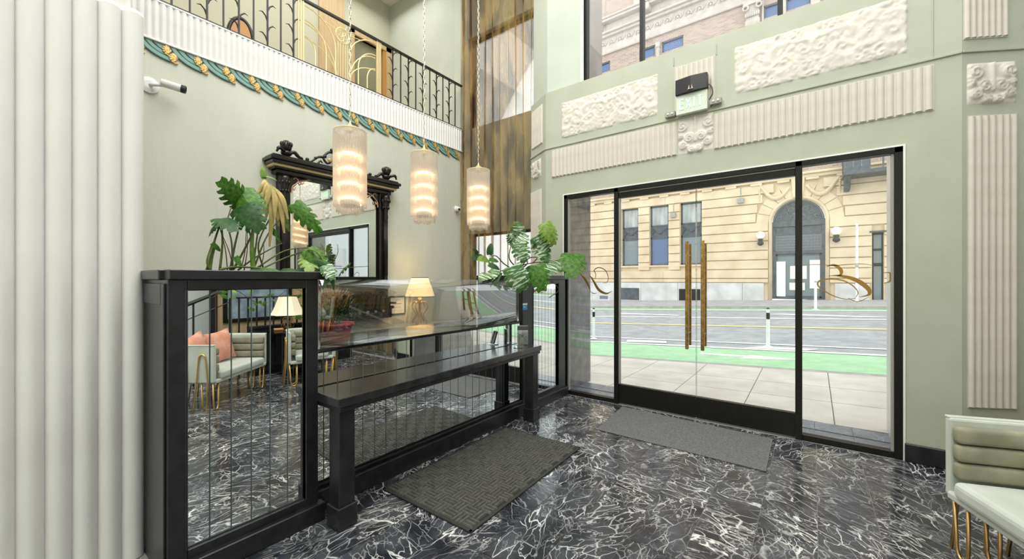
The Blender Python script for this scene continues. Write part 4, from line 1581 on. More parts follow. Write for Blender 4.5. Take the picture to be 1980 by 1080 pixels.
for (key, var, bp, tp, xb, xt, fc) in LV:
    b0, t0 = W(*bp, xb), W(*tp, xt)
    d = t0 - b0
    mult = 1.0
    if key in ('green', 'dark') and var in (0, 1) and bp[1] < 480: mult = 1.12
    t0 = b0 + d * mult
    fcv = Vector(fc) if fc else (CAMV - b0).normalized() + Vector((0, 0, .3))
    place_leaf(pl, key, var, b0, t0, fcv, ws=.55 if bp[0] in (568, 612) else .9)
# the withered leaf: narrow strips hanging from one point
wl = MB()
for q in range(9):
    a0, a1 = W(512, 346 + q * .5, -2.95), W(492 + q * 8 + rng.uniform(-3, 3), 385 + (q % 5) * 13 + (40 if 3 < q < 8 else 0), -2.93 + .02 * (q % 3))
    mid = (a0 + a1) / 2 + Vector((.02, .02, .035))
    P_ = [p - pl.location for p in spline([a0, mid, a1], 5)]
    b = len(wl.v)
    for i, p in enumerate(P_):
        w_ = .016 * sin(pi * (i + .6) / (len(P_) + .4)) + .002
        wl.v += [tuple(p + Vector((0, w_, 0))), tuple(p + Vector((.008, 0, .002))), tuple(p - Vector((0, w_, 0)))]
    for i in range(len(P_) - 1):
        for k in range(2):
            a = b + 3 * i + k
            wl.f.append((a, a + 1, a + 4, a + 3))
o = wl.build('withered_leaf', M['yellow_leaf'], pl, smooth=True)
o['label'] = 'withered yellow leaf hanging in shreds'
ST = [[(490, 522), (492, 495), (488, 470), (470, 400)], [(445, 522), (455, 470), (470, 410)], [(452, 520), (480, 468), (492, 440)], [(425, 522), (430, 470), (428, 425)],
      [(400, 522), (415, 465), (427, 430)], [(492, 515), (520, 450), (568, 395)], [(493, 520), (550, 485), (598, 478)], [(500, 522), (560, 495), (606, 484), (630, 515)],
      [(490, 510), (505, 400), (512, 345)], [(450, 522), (448, 470), (440, 430), (447, 400)], [(510, 522), (500, 470), (530, 410), (546, 402)], [(408, 522), (400, 505), (410, 470)],
      [(460, 522), (490, 500), (525, 480), (545, 470)], [(600, 500), (605, 488), (596, 478)], [(595, 560), (620, 548), (640, 532)]]
for i, s_ in enumerate(ST[:-1]):
    stem(pl, [W(u, v, -2.93 + .02 * sin(i * 3) + (.25 if u > 600 else 0)) for u, v in s_], .0075 if i < 5 else .006)
stem(pl, [W(490, 522, -2.9), W(487, 480, -2.9), W(489, 442, -2.9)], .016, M['lime_leaf'], 'young_shoot')
stem(pl, [W(404, 522, -2.95), W(408, 500, -2.95), W(414, 478, -2.95)], .014, M['lime_leaf'], 'young_shoot')
for i, (a, b) in enumerate((((440, 522), (425, 440)), ((452, 522), (428, 450)), ((472, 522), (478, 445)), ((466, 520), (476, 448)), ((503, 520), (510, 470)))):
    stem(pl, [W(*a, -2.9), W((a[0] + b[0]) / 2 + 3, (a[1] + b[1]) / 2, -2.9), W(*b, -2.9)], .0035, M['stem_brown'], 'support_twig')
stem(pl, [W(425, 521, -2.85), W(450, 516, -2.85), W(490, 517, -2.85), W(530, 521, -2.8)], .009, M['stem'])

pr = empty('monstera_plant', (-2.95, 4.15, 1.53), label='variegated monstera with white-streaked leaves spilling from the right cabinet', cat='plant')
RV = [
    ('var', 0, (1000, 462), (1003, 432), -2.75, -2.70, (.5, -.7, .4)),
    ('lime', 0, (1000, 455), (998, 430), -2.78, -2.74, (.5, -.7, .4)),
    ('var', 1, (995, 470), (985, 455), -2.72, -2.70, (.5, -.7, .3)),
    ('var', 0, (1003, 470), (1014, 505), -2.62, -2.55, (.5, -.7, .3)),
    ('var', 0, (1000, 475), (1018, 452), -2.66, -2.60, (.5, -.7, .3)),
    ('dark', 'plain', (925, 490), (915, 480), -3.0, -3.0, None),
    ('dark', 'plain', (935, 495), (912, 498), -3.0, -3.0, (.5, -.7, .3)),
    ('lime', 'plain', (945, 500), (925, 498), -2.95, -2.9, (.5, -.7, .3)),
    ('dark', 'plain', (946, 492), (950, 466), -2.95, -2.95, (.5, -.7, .3)),
    ('green', 'plain', (946, 500), (966, 505), -2.95, -2.85, (.5, -.7, .5)),
    ('dark', 'plain', (945, 510), (970, 520), -2.85, -2.75, (.5, -.7, .7)),
    ('var', 'plain', (958, 520), (945, 540), -2.75, -2.65, (.5, -.7, .5)),
    ('var', 'plain', (950, 528), (928, 535), -2.75, -2.65, (.5, -.7, .5)),
    ('dark', 'narrow', (968, 525), (955, 548), -2.7, -2.62, (.5, -.7, .5)),
    ('var', 0, (990, 515), (1012, 560), -2.60, -2.50, (.5, -.7, .4)),
    ('var', 1, (1000, 520), (1018, 556), -2.56, -2.48, (.6, -.7, .3)),
    ('green', 0, (1035, 512), (1048, 560), -2.52, -2.42, (.5, -.8, .3)),
    ('var', 0, (1038, 455), (1062, 488), -2.60, -2.5, (.5, -.5, .2)),
    ('var', 1, (1040, 462), (1056, 500), -2.62, -2.5, (.9, -.4, .2)),
    ('dark', 0, (1050, 488), (1058, 502), -2.6, -2.5, (.5, -.7, .4)),
    ('var', 0, (1068, 502), (1060, 524), -2.5, -2.42, (.5, -.7, .3)),
    ('dark', 'plain', (1037, 470), (1028, 468), -2.6, -2.6, (.5, -.7, .4)),
    ('lime', 1, (1055, 430), (1074, 470), -2.50, -2.40, (.7, -.6, .3)),
    ('green', 0, (1108, 489), (1104, 530), -2.42, -2.32, (.5, -.8, .3)),
]
for (key, var, bp, tp, xb, xt, fc) in RV:
    b0, t0 = W(*bp, xb), W(*tp, xt)
    d = t0 - b0
    t0 = b0 + d * (1.12 if var in (0, 1) else 1.0)
    fcv = Vector(fc) if fc else Vector((.5, -.7, .4))
    o = place_leaf(pr, key, var, b0, t0, fcv)
ST = [[(1000, 528), (1005, 515), (1030, 508), (1062, 506)], [(1005, 522), (985, 500), (990, 470), (1000, 458)], [(1008, 520), (1020, 505), (1002, 475)],
      [(1000, 525), (975, 510), (960, 495), (946, 495)], [(990, 528), (975, 522), (960, 528)], [(1030, 508), (1045, 490), (1036, 465)], [(1040, 500), (1052, 460), (1052, 432)],
      [(1062, 506), (1085, 502), (1106, 500), (1108, 490)], [(1005, 520), (1025, 498), (1060, 500)], [(1008, 525), (1030, 514), (1045, 512)], [(995, 528), (990, 520), (990, 514)]]
for i, s_ in enumerate(ST):
    stem(pr, [W(u, v, -2.62 if i not in (3, 4) else -2.85) for u, v in s_], .008, M['stem_brown'] if i in (0, 2, 8) else M['stem'])
stem(pr, [W(1062, 575, -2.55), W(1080, 560, -2.5), W(1064, 540, -2.5)], .005, M['stem_brown'], 'aerial_root')

# red pot with feathery grass behind the guard
rp = empty('potted_shrub', (-2.93, 1.60, 1.073), label='feathery orange and green shrub in a glossy red pot on the counter behind the guard', cat='plant')
MB().lathe([(.10, 0), (.105, .015), (.135, .12), (.15, .125), (.15, .145), (.13, .14), (.12, .10)], n=24).build('pot', M['red'], rp, smooth=True)
MB().lathe([(.11, .10), (.125, .125)], n=20).build('soil', M['stem_brown'], rp)
rng = random.Random(9)
for nm, m, cx, cy, cz, R_, n_ in (('orange_foliage', noisy(mat('orange_foliage', (.5, .28, .07), .7), (.42, .20, .05), (.66, .44, .14), 20, 2), -.03, -.02, .27, .17, 420), ('green_foliage', M['dark_leaf'], .03, .06, .19, .16, 320), ('olive_foliage', M['lime_leaf'], .0, -.06, .16, .14, 150)):
    fb = MB()
    for i in range(n_):
        a, e_ = rng.uniform(0, 2 * pi), rng.uniform(-.2, 1.4)
        r_ = R_ * rng.uniform(.35, 1)
        p = Vector((cx + r_ * cos(a) * cos(e_), cy + r_ * sin(a) * cos(e_), cz + r_ * sin(e_) * .8))
        d = (p - Vector((cx, cy, cz - .12))).normalized() + Vector((rng.uniform(-.4, .4), rng.uniform(-.4, .4), rng.uniform(-.2, .4)))
        d.normalize()
        s_ = d.orthogonal().normalized() * .0035
        l_ = rng.uniform(.03, .06)
        fb.quad_pts([p - s_, p + s_, p + d * l_])
        fb.quad_pts([p - d.cross(s_), p + d.cross(s_), p + d * l_ * .8 + s_ * 2])
    for i in range(14):
        a = rng.uniform(0, 6.28)
        fb.tube([(cx * .3, cy * .3, .1), (cx + .5 * R_ * cos(a), cy + .5 * R_ * sin(a), cz + .3 * R_)], .0018, 4)
    o = fb.build(nm, m, rp)
    tag(o, kind='stuff')

# ------------------------------------------------------------------ seats
def soft_box(b, x0, x1, y0, y1, z0, z1, r=.02):
    return b.box(x0, x1, y0, y1, z0, z1)


def make_seat(name, Wd, Dp, pos, rz, label, legs=True, Hb=.775):
    """front faces -Y locally, x across"""
    e = empty(name, pos, rz, label=label, cat='sofa' if Wd > .85 else 'armchair')
    vel, vd = M['velvet'], M['velvet_dark']
    R = .13
    zs = .36
    # plan path of the shell: from front-left round the back to front-right
    pth = [(-Wd / 2, 0.0), (-Wd / 2, Dp - R)] + [(-Wd / 2 + R - R * cos(t), Dp - R + R * sin(t)) for t in [pi / 2 * i / 5 for i in range(1, 6)]]
    pth += [(-x, y) for x, y in reversed(pth)]
    pth = [Vector(p) for p in pth]
    th = .075

    def wall(off0, off1, z0, z1, b):
        base = len(b.v)
        n_ = len(pth)
        for i, p in enumerate(pth):
            t = (pth[min(i + 1, n_ - 1)] - pth[max(i - 1, 0)]).normalized()
            nn = Vector((-t[1], t[0]))  # to outside? path runs front-left -> back -> front-right, left normal is outside
            for off, z in ((off0, z0), (off1, z0), (off1, z1), (off0, z1)):
                q = p - nn * off * -1 if False else p - Vector((nn[0], nn[1])) * off
                b.v.append((q[0], q[1], z))
        for i in range(n_ - 1):
            for k in range(4):
                k2 = (k + 1) % 4
                b.f.append((base + 4 * i + k, base + 4 * i + k2, base + 4 * i + 4 + k2, base + 4 * i + 4 + k))
        b.f.append((base, base + 1, base + 2, base + 3))
        e_ = base + 4 * (n_ - 1)
        b.f.append((e_ + 3, e_ + 2, e_ + 1, e_))
        return b
    wall(0, .045, zs - .02, Hb, MB()).build('shell', vel, e, bevel=.012, seg=2)
    # horizontal channels inside
    nch = 3
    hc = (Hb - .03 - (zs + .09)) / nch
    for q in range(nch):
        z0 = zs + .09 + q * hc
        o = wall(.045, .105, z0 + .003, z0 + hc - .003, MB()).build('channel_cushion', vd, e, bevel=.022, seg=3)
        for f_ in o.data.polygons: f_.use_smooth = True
    wall(-.004, .03, Hb - .004, Hb + .008, MB()).build('piping', vel, e, bevel=.004)
    s_ = MB()
    s_.box(-Wd / 2 + .10, Wd / 2 - .10, -.03, Dp - .10, zs + .0, zs + .095)
    s_.build('seat_cushion', vel, e, bevel=.03, seg=3)
    MB().box(-Wd / 2 + .03, Wd / 2 - .03, -.01, Dp - .03, zs - .035, zs + .01).build('seat_base', vel, e, bevel=.01)
    # hairpin legs in gold: tall loops up the outside, short U feet below
    lm = M['gold']

    def hair(base, side, zt, wd=.085):
        # tall inverted U against the shell, outward splay at the floor
        bx, by = base
        sx, sy = side
        ax = Vector((-sy, sx, 0))
        out = Vector((sx, sy, 0))
        P_ = [Vector((bx, by, 0.006)) - ax * wd * .9 + out * .05, Vector((bx, by, zs - .03)) - ax * wd * .75 + out * .014, Vector((bx, by, zt - .09)) - ax * wd * .5 + out * .012]
        P_ += [Vector((bx, by, zt - .05)) + ax * (-wd * .45 * cos(t)) + Vector((0, 0, .045 * sin(t))) + out * .012 for t in [pi * i / 8 for i in range(1, 8)]]
        P_ += [Vector((bx, by, zt - .09)) + ax * wd * .5 + out * .012, Vector((bx, by, zs - .03)) + ax * wd * .75 + out * .014, Vector((bx, by, .006)) + ax * wd * .9 + out * .05]
        return MB().tube(P_, .009, 8).build('hairpin_leg', lm, e, smooth=True)
    for sx in (-1, 1):
        for y in (Dp * .22, Dp * .62):
            hair((sx * Wd / 2, y), (sx, 0), .68)
    nb = 2 if Wd < .85 else 3
    for i in range(nb):
        x = -Wd / 2 + Wd * (i + .5) / nb
        hair((x, Dp), (0, 1), .68)
    for sx in (-1, 1):
        for y in (.03, .16):
            x = sx * (Wd / 2 - .12)
            MB().tube([(x - sx * .0, y, zs - .03), (x, y, .07)] + [(x + sx * .04 * (1 - cos(t)), y, .07 - .06 * sin(t)) for t in [pi * i / 8 for i in range(1, 8)]] + [(x + sx * .08, y, .07), (x + sx * .095, y, zs - .03)], .009, 8).build('u_foot', lm, e, smooth=True)
    return e


# armchair at the right edge: front edge runs from (.62,3.2) along (.35,-.94)
fd = Vector((.35, -.937))
c_ = Vector((.60, 3.28)) + fd * .36
rz1 = atan2(fd[1], fd[0]) + 0     # local +x along fd reversed/forward so that -Y local faces the counter
make_seat('armchair', .74, .62, (c_[0], c_[1], 0), rz1 + 0, 'pale sage velvet channel-tufted armchair on gold hairpin legs at the right edge')
fd2 = Vector((.64, .77))
c2 = Vector((.42, 1.58)) + fd2.normalized() * .56
make_seat('sofa', 1.08, .58, (c2[0], c2[1], 0), atan2(-fd2[1], -fd2[0]), 'pale sage velvet loveseat with coral pillows seen in the cabinet mirror')

# coral pillows on the loveseat
def pillow(loc, rot, s, label):
    b = MB()
    for sg in (1, -1):
        b.grid(lambda a, c: ((a - .5) * s * (1 - .10 * sin(pi * c)), sg * .075 * (max(0, sin(pi * a) * sin(pi * c))) ** .45, (c - .5) * s * (1 - .10 * sin(pi * a))), 12, 12)
    o = b.build('pillow', M['pink'], None, smooth=True)
    o.location = loc
    o.rotation_euler = rot
    tag(o, label, 'cushion')
    return o


bd = Vector((.77, -.64))  # towards the back of the loveseat
rzs = atan2(-fd2[1], -fd2[0])
for k_, (al, bk_, tl_, lab) in enumerate(((.28, .40, .25, 'coral pillow leaning at the near end of the loveseat, seen in the cabinet mirror'), (-.14, .38, .1, 'coral pillow leaning at the middle of the loveseat, seen in the cabinet mirror'))):
    p = c2 - fd2.normalized() * al + bd * bk_
    pillow((p[0], p[1], .665), (radians(-12), tl_, rzs + .1 * k_), .42, lab)

# lamp table, lamp and plants by the stairs (seen only in the mirrors)
tb = empty('side_table', (1.69, 3.10, 0), label='black side table with a marble slab carrying a cream lamp, behind the loveseat', cat='side table')
MB().box(-.27, .27, -.35, .35, .68, .72).box(-.22, .22, -.27, .27, .1, .14).build('tabletop', M['black_gloss'], tb, bevel=.004)
for sx in (-1, 1):
    for sy in (-1, 1):
        MB().tube([(sx * .24, sy * .32, 0), (sx * .24, sy * .32, .68)], .014, 8).build('leg', M['blackm'], tb)
tl2 = empty('table_lamp', (1.63, 2.93, .721), label='cream bell shade lamp with an openwork base standing on the black side table', cat='table lamp')
b = MB()
b.grid(lambda a, t: ((.25 - .12 * t ** .8) * cos(2 * pi * a) * (1 if abs(cos(2 * pi * a)) < 2 else 1), (.25 - .12 * t ** .8) * sin(2 * pi * a), .26 + .29 * t), 6, 4)
b.build('lamp_shade', M['shade2'], tl2)
b = MB().lathe([(.07, 0), (.07, .015), (.02, .03), (.012, .06), (.012, .27)], n=12)
for q in range(6):
    a = q * pi / 3
    b.tube(arc((.05 * cos(a), .05 * sin(a), .09), .04, 0, 2 * pi, 12, (cos(a), sin(a), 0), (0, 0, 1)), .005, 5, cap=False)
    b.tube(arc((.045 * cos(a + .5), .045 * sin(a + .5), .18), .035, 0, 2 * pi, 12, (cos(a + .5), sin(a + .5), 0), (0, 0, 1)), .005, 5, cap=False)
b.build('lamp_base', M['brass'], tl2, smooth=True)
tb2 = empty('wooden_box', (1.50, 2.74, .721), .3, label='small brown wooden box at the foot of the cream lamp', cat='box')
MB().box(-.09, .09, -.06, .06, 0, .05).build('body', M['stem_brown'], tb2, bevel=.003)
MB().box(-.093, .093, -.063, .063, .051, .064).build('lid', M['orange_wood'], tb2, bevel=.003)

pw = empty('stair_railing', (1.98, 1.30, 0), label='black stair railing with square balusters on a black panelled plinth, behind the seats', cat='railing')
MB().box(0, .08, 1.2, 3.1, 0, .76).box(-.02, .1, 1.2, 3.1, .76, .80).build('plinth', black, pw, bevel=.004)
for i in range(15):
    MB().box(-.012, 0, 1.22 + i * .125, 1.32 + i * .125, .06, .72).build('panel', black, pw, bevel=.004)
MB().box(.02, .06, .95, 3.1, 1.25, 1.275).build('top_rail', M['blackm'], pw)
bm_ = MB().box(.03, .052, -.011, .011, .0, 1.25).mesh('baluster', M['blackm'])
for i in range(18):
    child('baluster', bm_, pw, (0, .95 + i * .125, 0))
hd_ = MB().tube([(.04, -1.0, .55), (.04, .95, 1.42), (.04, 1.2, 1.5)], .028, 8)
hd_.build('handrail', M['blackm'], pw)
for i in range(7):
    y = -.9 + i * .28
    MB().box(.03, .052, y - .011, y + .011, 0, .55 + (y + 1.0) * .446).build('baluster', M['blackm'], pw)
MB().tube([(.04, -1.0, .35), (.04, .95, 1.2)], .008, 6).build('mid_rail', M['blackm'], pw)

tp_ = empty('panelled_partition', (2.75, 2.28, 0), label='tan wooden partition with a dark framed window, behind the black railing', cat='partition')
MB().box(0, .1, 0, 2.6, 0, 2.6).build('panel', M['tan'], tp_)
MB().box(-.03, 0, .10, 1.20, .82, .88).box(-.03, 0, .10, 1.20, 2.0, 2.06).box(-.03, 0, .10, .16, .88, 2.0).box(-.03, 0, 1.14, 1.20, .88, 2.0).build('window_frame', M['frame'], tp_)
MB().box(-.012, -.002, .16, 1.14, .88, 2.0).build('pane', M['blueglass'], tp_)
MB().box(-.06, 0, -.09, .0, 0, 2.6).build('post', M['blackm'], tp_)

vp = empty('trailing_vine', (1.95, 2.5, 1.5), label='trailing green vine wound along the black stair railing', cat='plant')
rng = random.Random(3)
vpts = [Vector((1.95 + rng.uniform(-.05, .05), 2.0 + i * .16, 1.28 + .12 * sin(i * 1.1))) for i in range(12)]
stem(vp, vpts, .005, M['stem_brown'])
for i in range(34):
    p = vpts[rng.randrange(12)] + Vector((rng.uniform(-.08, .05), rng.uniform(-.1, .1), rng.uniform(-.12, .14)))
    d = Vector((rng.uniform(-.4, .1), rng.uniform(-1, 1), rng.uniform(-1, .3))).normalized() * rng.uniform(.07, .12)
    place_leaf(vp, 'green' if i % 3 else 'lime', 'plain', p, p + d, Vector((-1, 0, .2)))
bp_ = empty('bushy_plant', (1.72, 3.34, .721), label='bushy green plant in a dark pot on the side table behind the lamp', cat='plant')
MB().lathe([(.07, 0), (.095, .12), (.085, .12), (.08, .10)], n=16).build('pot', M['darkplastic'], bp_, smooth=True)
for i in range(26):
    a, e_ = rng.uniform(0, 6.28), rng.uniform(.1, 1.4)
    b0 = bp_.location + Vector((0, 0, .12)) + Vector((cos(a) * cos(e_), sin(a) * cos(e_), sin(e_) * 1.4)) * rng.uniform(.12, .33)
    place_leaf(bp_, 'green', 'plain', b0, b0 + Vector((cos(a) * .12, sin(a) * .12, .03)), Vector((-.6, 0, .8)))
stem(bp_, [bp_.location + Vector((0, 0, .1)), bp_.location + Vector((.02, 0, .3)), bp_.location + Vector((0, .02, .5))], .01)

# chair and things on the balcony seen through the railing
ch = empty('balcony_chair', (-6.33, 2.12, 4.2), radians(80), label='chair with an orange oval back behind the balcony railing', cat='chair')
b = MB()
b.tube([Vector((.145 * sin(t), 0, .42 + .25 - .30 * cos(t))) for t in [2 * pi * i / 28 for i in range(29)]], .026, 8, cap=False)
b.build('back_frame', M['blackm'], ch, smooth=True)
b = MB()
b.v = [(.13 * sin(2 * pi * i / 24), -.012, .67 - .27 * cos(2 * pi * i / 24)) for i in range(24)] + [(.13 * sin(2 * pi * i / 24), .012, .67 - .27 * cos(2 * pi * i / 24)) for i in range(24)]
b.f = [tuple(range(24)), tuple(range(47, 23, -1))] + [(i, (i + 1) % 24, 24 + (i + 1) % 24, 24 + i) for i in range(24)]
b.build('backrest', M['orange_wood'], ch)
MB().box(-.21, .21, -.42, -.02, .38, .43).build('seat', M['orange_wood'], ch, bevel=.012)
for sx in (-.18, .16):
    for sy in (-.40, -.05):
        MB().box(sx, sx + .025, sy, sy + .025, 0, .38).build('leg', M['blackm'], ch)
bt = empty('balcony_table', (-5.75, 1.10, 4.2), label='dark round topped table at the left end behind the balcony railing', cat='table')
MB().lathe([(.30, .66), (.32, .68), (.32, .71), (.30, .72)], n=24).build('tabletop', M['black_gloss'], bt)
MB().lathe([(.20, 0), (.20, .03), (.03, .06), (.03, .66)], n=16).build('pedestal', M['blackm'], bt)

# ------------------------------------------------------------------ street
# rows of (y, slope along x, height at x = 0), measured across the street
ROWS = [(5.43, .016, .002), (6.31, .0284, .027), (7.06, .0412, .047), (8.13, .0500, .075), (9.98, .0500, .107), (10.72, .047, .119), (14.13, .0455, .183), (16.68, .0450, .238), (21.07, .0393, .307), (26.2, .0338, .39)]


def gz(x, y):
    xx = max(-16, min(12, x))
    y = max(ROWS[0][0], min(ROWS[-1][0], y))
    for a, b in zip(ROWS[:-1], ROWS[1:]):
        if y <= b[0]:
            t = (y - a[0]) / (b[0] - a[0])
            return (a[2] + (b[2] - a[2]) * t) + (a[1] + (b[1] - a[1]) * t) * xx
    return 0


def strip(x0, x1, y0, y1, dz, name, m, th=.004, label=None, cat=None, kind=None, nx=None, ny=3, parent=None):
    b = MB()
    nx = nx or max(1, int((x1 - x0) / 2))
    b.grid(lambda a, c: (x0 + (x1 - x0) * a, y0 + (y1 - y0) * c, gz(x0 + (x1 - x0) * a, y0 + (y1 - y0) * c) + dz), nx, ny)
    o = b.build(name, m, parent, recalc=False)
    s_ = o.modifiers.new('th', 'SOLIDIFY')
    s_.thickness = th
    s_.offset = -1
    if label: tag(o, label, cat)
    if kind: tag(o, kind=kind)
    return o


M['asphalt'] = noisy(mat('street_asphalt', (.33, .33, .34), .9), (.30, .30, .31), (.40, .40, .41), 3, 8, bump=.3, bscale=90, bdist=.004)
M['concrete'] = noisy(mat('sidewalk_concrete', (.62, .56, .50), .85), (.56, .50, .45), (.68, .62, .56), 2.2, 6, bump=.3, bscale=60, bdist=.003)
M['lane_green'] = noisy(mat('green_lane_paint', (.25, .55, .28), .8), (.33, .56, .32), (.42, .64, .40), 4, 8)
M['roadwhite'] = mat('white_road_paint', (.85, .85, .83), .7)
M['roadyellow'] = mat('yellow_road_paint', (.85, .68, .30), .7)
M['kerb'] = noisy(mat('kerb_stone', (.40, .36, .34), .8), (.34, .30, .28), (.45, .41, .39), 5, 4)

rows_near = [(5.44, 6.31), (6.31, 7.06), (7.06, 8.0)]
sw = empty('sidewalk', (0, 0, 0), kind='structure')
strip(-16, 12, 5.40, 8.0, -.012, 'sidewalk_base', M['grout'], .12, parent=sw, ny=4)
xj = [.185 + .872 * k for k in range(-13, 9)]
for (y0, y1) in rows_near:
    for i in range(len(xj) - 1):
        g = .006
        strip(xj[i] + g, xj[i + 1] - g, y0 + g, y1 - g, 0, 'paving_slab', M['concrete'], .03, nx=1, parent=sw)
strip(-16, 12, 8.0, 8.12, .0, 'kerb', M['kerb'], .15, parent=sw)
road = strip(-40, 34, 8.12, 21.0, -.012, 'road', M['asphalt'], .1, kind='structure', nx=37, ny=64)
strip(-16, 12, 8.14, 9.80, .0, 'bike_lane', M['lane_green'], .005, 'green painted bike lane nearest the sidewalk', 'bike lane', nx=14, ny=2)
strip(-16, 12, 20.2, 20.95, .0, 'bike_lane', M['lane_green'], .005, 'narrow green lane along the far kerb', 'bike lane', nx=14, ny=2)
for (y0, y1, m, lab) in ((9.86, 10.02, 'roadwhite', 'white line edging the near bike lane'), (10.66, 10.78, 'roadwhite', 'white line on the traffic side of the buffer'), (14.02, 14.24, 'roadyellow', 'yellow centre line of the street'), (16.55, 16.78, 'roadwhite', 'white lane line beyond the yellow line'), (20.05, 20.2, 'roadwhite', 'white line edging the far green lane')):
    strip(-16, 12, y0, y1, .002, 'lane_line', M[m], .004, lab, 'road marking', nx=14)


def flat_poly(pts, dz, name, m, lab, cat):
    b = MB()
    b.v = [(x, y, gz(x, y) + dz) for x, y in pts] + [(x, y, gz(x, y) + dz - .004) for x, y in pts]
    n_ = len(pts)
    b.f = [tuple(range(n_)), tuple(n_ + i for i in reversed(range(n_)))] + [(i, (i + 1) % n_, n_ + (i + 1) % n_, n_ + i) for i in range(n_)]
    o = b.build(name, m)
    tag(o, lab, cat)
    return o


flat_poly([(-1.9, 8.98), (-1.05, 8.90), (-1.15, 8.72), (-.15, 8.95), (-1.0, 9.18), (-1.05, 9.06), (-1.9, 9.12)], .006, 'arrow_marking', M['roadwhite'], 'white arrow painted on the near bike lane', 'road marking')
flat_poly([(-1.2, 10.05), (-.1, 10.08), (.1, 10.3), (-.9, 10.35)], .004, 'buffer_marking', M['roadwhite'], 'white hatch mark at the foot of the delineator post right of the door handles', 'road marking')
flat_poly([(-3.9, 10.1), (-2.9, 10.2), (-3.0, 10.5), (-4.0, 10.45)], .004, 'buffer_marking', M['roadwhite'], 'white hatch mark in the buffer left of the door handles', 'road marking')
flat_poly([(-7.5, 17.9), (-4.5, 17.3), (-4.4, 17.5), (-7.2, 18.3)], .004, 'arrow_marking', M['roadwhite'], 'white curved road marking on the left of the far lane', 'road marking')
flat_poly([(-1.4, 18.2), (1.4, 17.4), (1.9, 17.6), (-.9, 18.6)], .004, 'arrow_marking', M['roadwhite'], 'white curved road marking on the right of the far lane', 'road marking')
fs = empty('far_sidewalk', (0, 0, 0), kind='structure')
strip(-40, 34, 21.0, 26.1, .10, 'sidewalk_base', noisy(mat('grey_sidewalk', (.42, .40, .41), .85), (.36, .34, .35), (.46, .44, .45), 2, 4), .25, parent=fs, nx=20, ny=3)
strip(-40, 34, 20.92, 21.05, .12, 'kerb', M['kerb'], .25, parent=fs, nx=20)

# alcove outside the doors
al = empty('alcove_floor', (0, 0, 0), kind='structure')
am = MB().box(-.15, .15, -.145, .145, -.02, 0).mesh('tile', M['marble_out'])
MB().box(-2.72, .62, FY + .09, 5.44, -.05, -.006).build('bed', M['grout'], al)
for i in range(11):
    for j in range(2):
        child('tile', am, al, (-2.56 + i * .303, FY + .09 + .16 + j * .295 + .02, -.002 + .006 * j))
stone = noisy(mat('polished_grey_stone', (.10, .10, .10), .06), (.075, .075, .078), (.16, .15, .15), 8, 5)
bsdf(stone).inputs['Coat Weight'].default_value = .6
tag(MB().box(-2.73, -2.705, FY + .10, OY + .12, 0, 3.0).build('trim_3', stone), kind='structure')
tag(MB().box(.600, .625, FY + .10, OY + .12, 0, 3.0).build('trim_4', noisy(mat('pale_stone_jamb', (.55, .52, .50), .3), (.5, .47, .45), (.62, .58, .56), 4, 3)), kind='structure')
tag(MB().box(-2.56, -2.475, UY + .16, OY + .03, 4.17, 6.6).build('trim_5', noisy(mat('brown_stone_jamb', (.30, .25, .23), .6), (.26, .22, .2), (.36, .3, .28), 3, 3)), kind='structure')

# delineator posts
for (u, v0, v1, Yp, lab, col_) in ((1485, 597, 671, 10.28, 'slim white delineator post in the buffer right of the door handles', 0), (1148, 597, 658, 10.3, 'slim white delineator post in the bike lane buffer behind the left sidelight', 0),
                                   (1577, 545, 603, 20.6, 'white bollard post at the far kerb behind the right sidelight', 1)):
    p = at_y(u, v1, Yp)
    p.z = gz(p.x, Yp)
    h_ = at_y(u, v0, Yp).z - p.z
    e = empty('delineator_post', p, label=lab, cat='post')
    r_ = .035 if col_ == 0 else .05
    MB().lathe([(r_ * 2.6, 0), (r_ * 2.6, .02), (r_ * 1.1, .04), (r_, .05), (r_ * .9, h_)], n=12).build('tube', M['roadwhite'], e, smooth=False)
    MB().lathe([(r_ * .95, h_), (r_ * 1.0, h_ + .01), (r_ * .5, h_ + .03)], n=12).build('cap', M['darkplastic'], e)
    if col_ == 0: MB().lathe([(r_ * 1.01, h_ - .22), (r_ * 1.0, h_ - .08)], n=12).build('reflective_band', M['frame'], e)
p = at_y(1657, 582, 24.0)
e = empty('street_pole', (p.x, 24.0, gz(p.x, 24.0) + .1), label='tall thin white pole on the far sidewalk right of the arched door', cat='post')
MB().lathe([(.12, 0), (.12, .04), (.05, .08), (.045, 3.5), (.03, 3.6)], n=10).build('shaft', M['roadwhite'], e)
MB().lathe([(.06, 1.6), (.06, 1.7)], n=10).build('collar', M['greyplastic'], e)

# ------------------------------------------------------------------ building across the street
FB = 26.0
bd_ = empty('corner_building', (0, FB, 0), label='yellow rusticated stone building with brick upper floors across the street', cat='building')
M['stone_y'] = noisy(mat('buff_stone', (.72, .58, .38), .8), (.66, .52, .34), (.78, .64, .44), 1.2, 5, bump=.3, bscale=30, bdist=.01)
M['stone_w'] = noisy(mat('grey_white_base_stone', (.66, .65, .62), .8), (.55, .54, .52), (.72, .71, .69), 1.5, 6)
M['terra'] = noisy(mat('pale_terracotta', (.52, .46, .41), .8), (.47, .41, .36), (.57, .51, .46), 3, 4)
M['slate'] = noisy(mat('slate_blue_metal', (.075, .085, .10), .5), (.06, .07, .085), (.10, .11, .13), 5, 3)
M['slate2'] = mat('slate_relief_metal', (.17, .18, .20), .5)
M['pane_dark'] = mat('grey_window_pane', (.20, .24, .26), .08)
M['pane_lit'] = noisy(mat('curtained_pane', (.45, .48, .46), .15), (.30, .33, .33), (.55, .57, .54), 1.5, 3, stretch=(3, 1, .4))
M['pane_blue'] = mat('blue_blind_pane', (.10, .16, .30), .15)
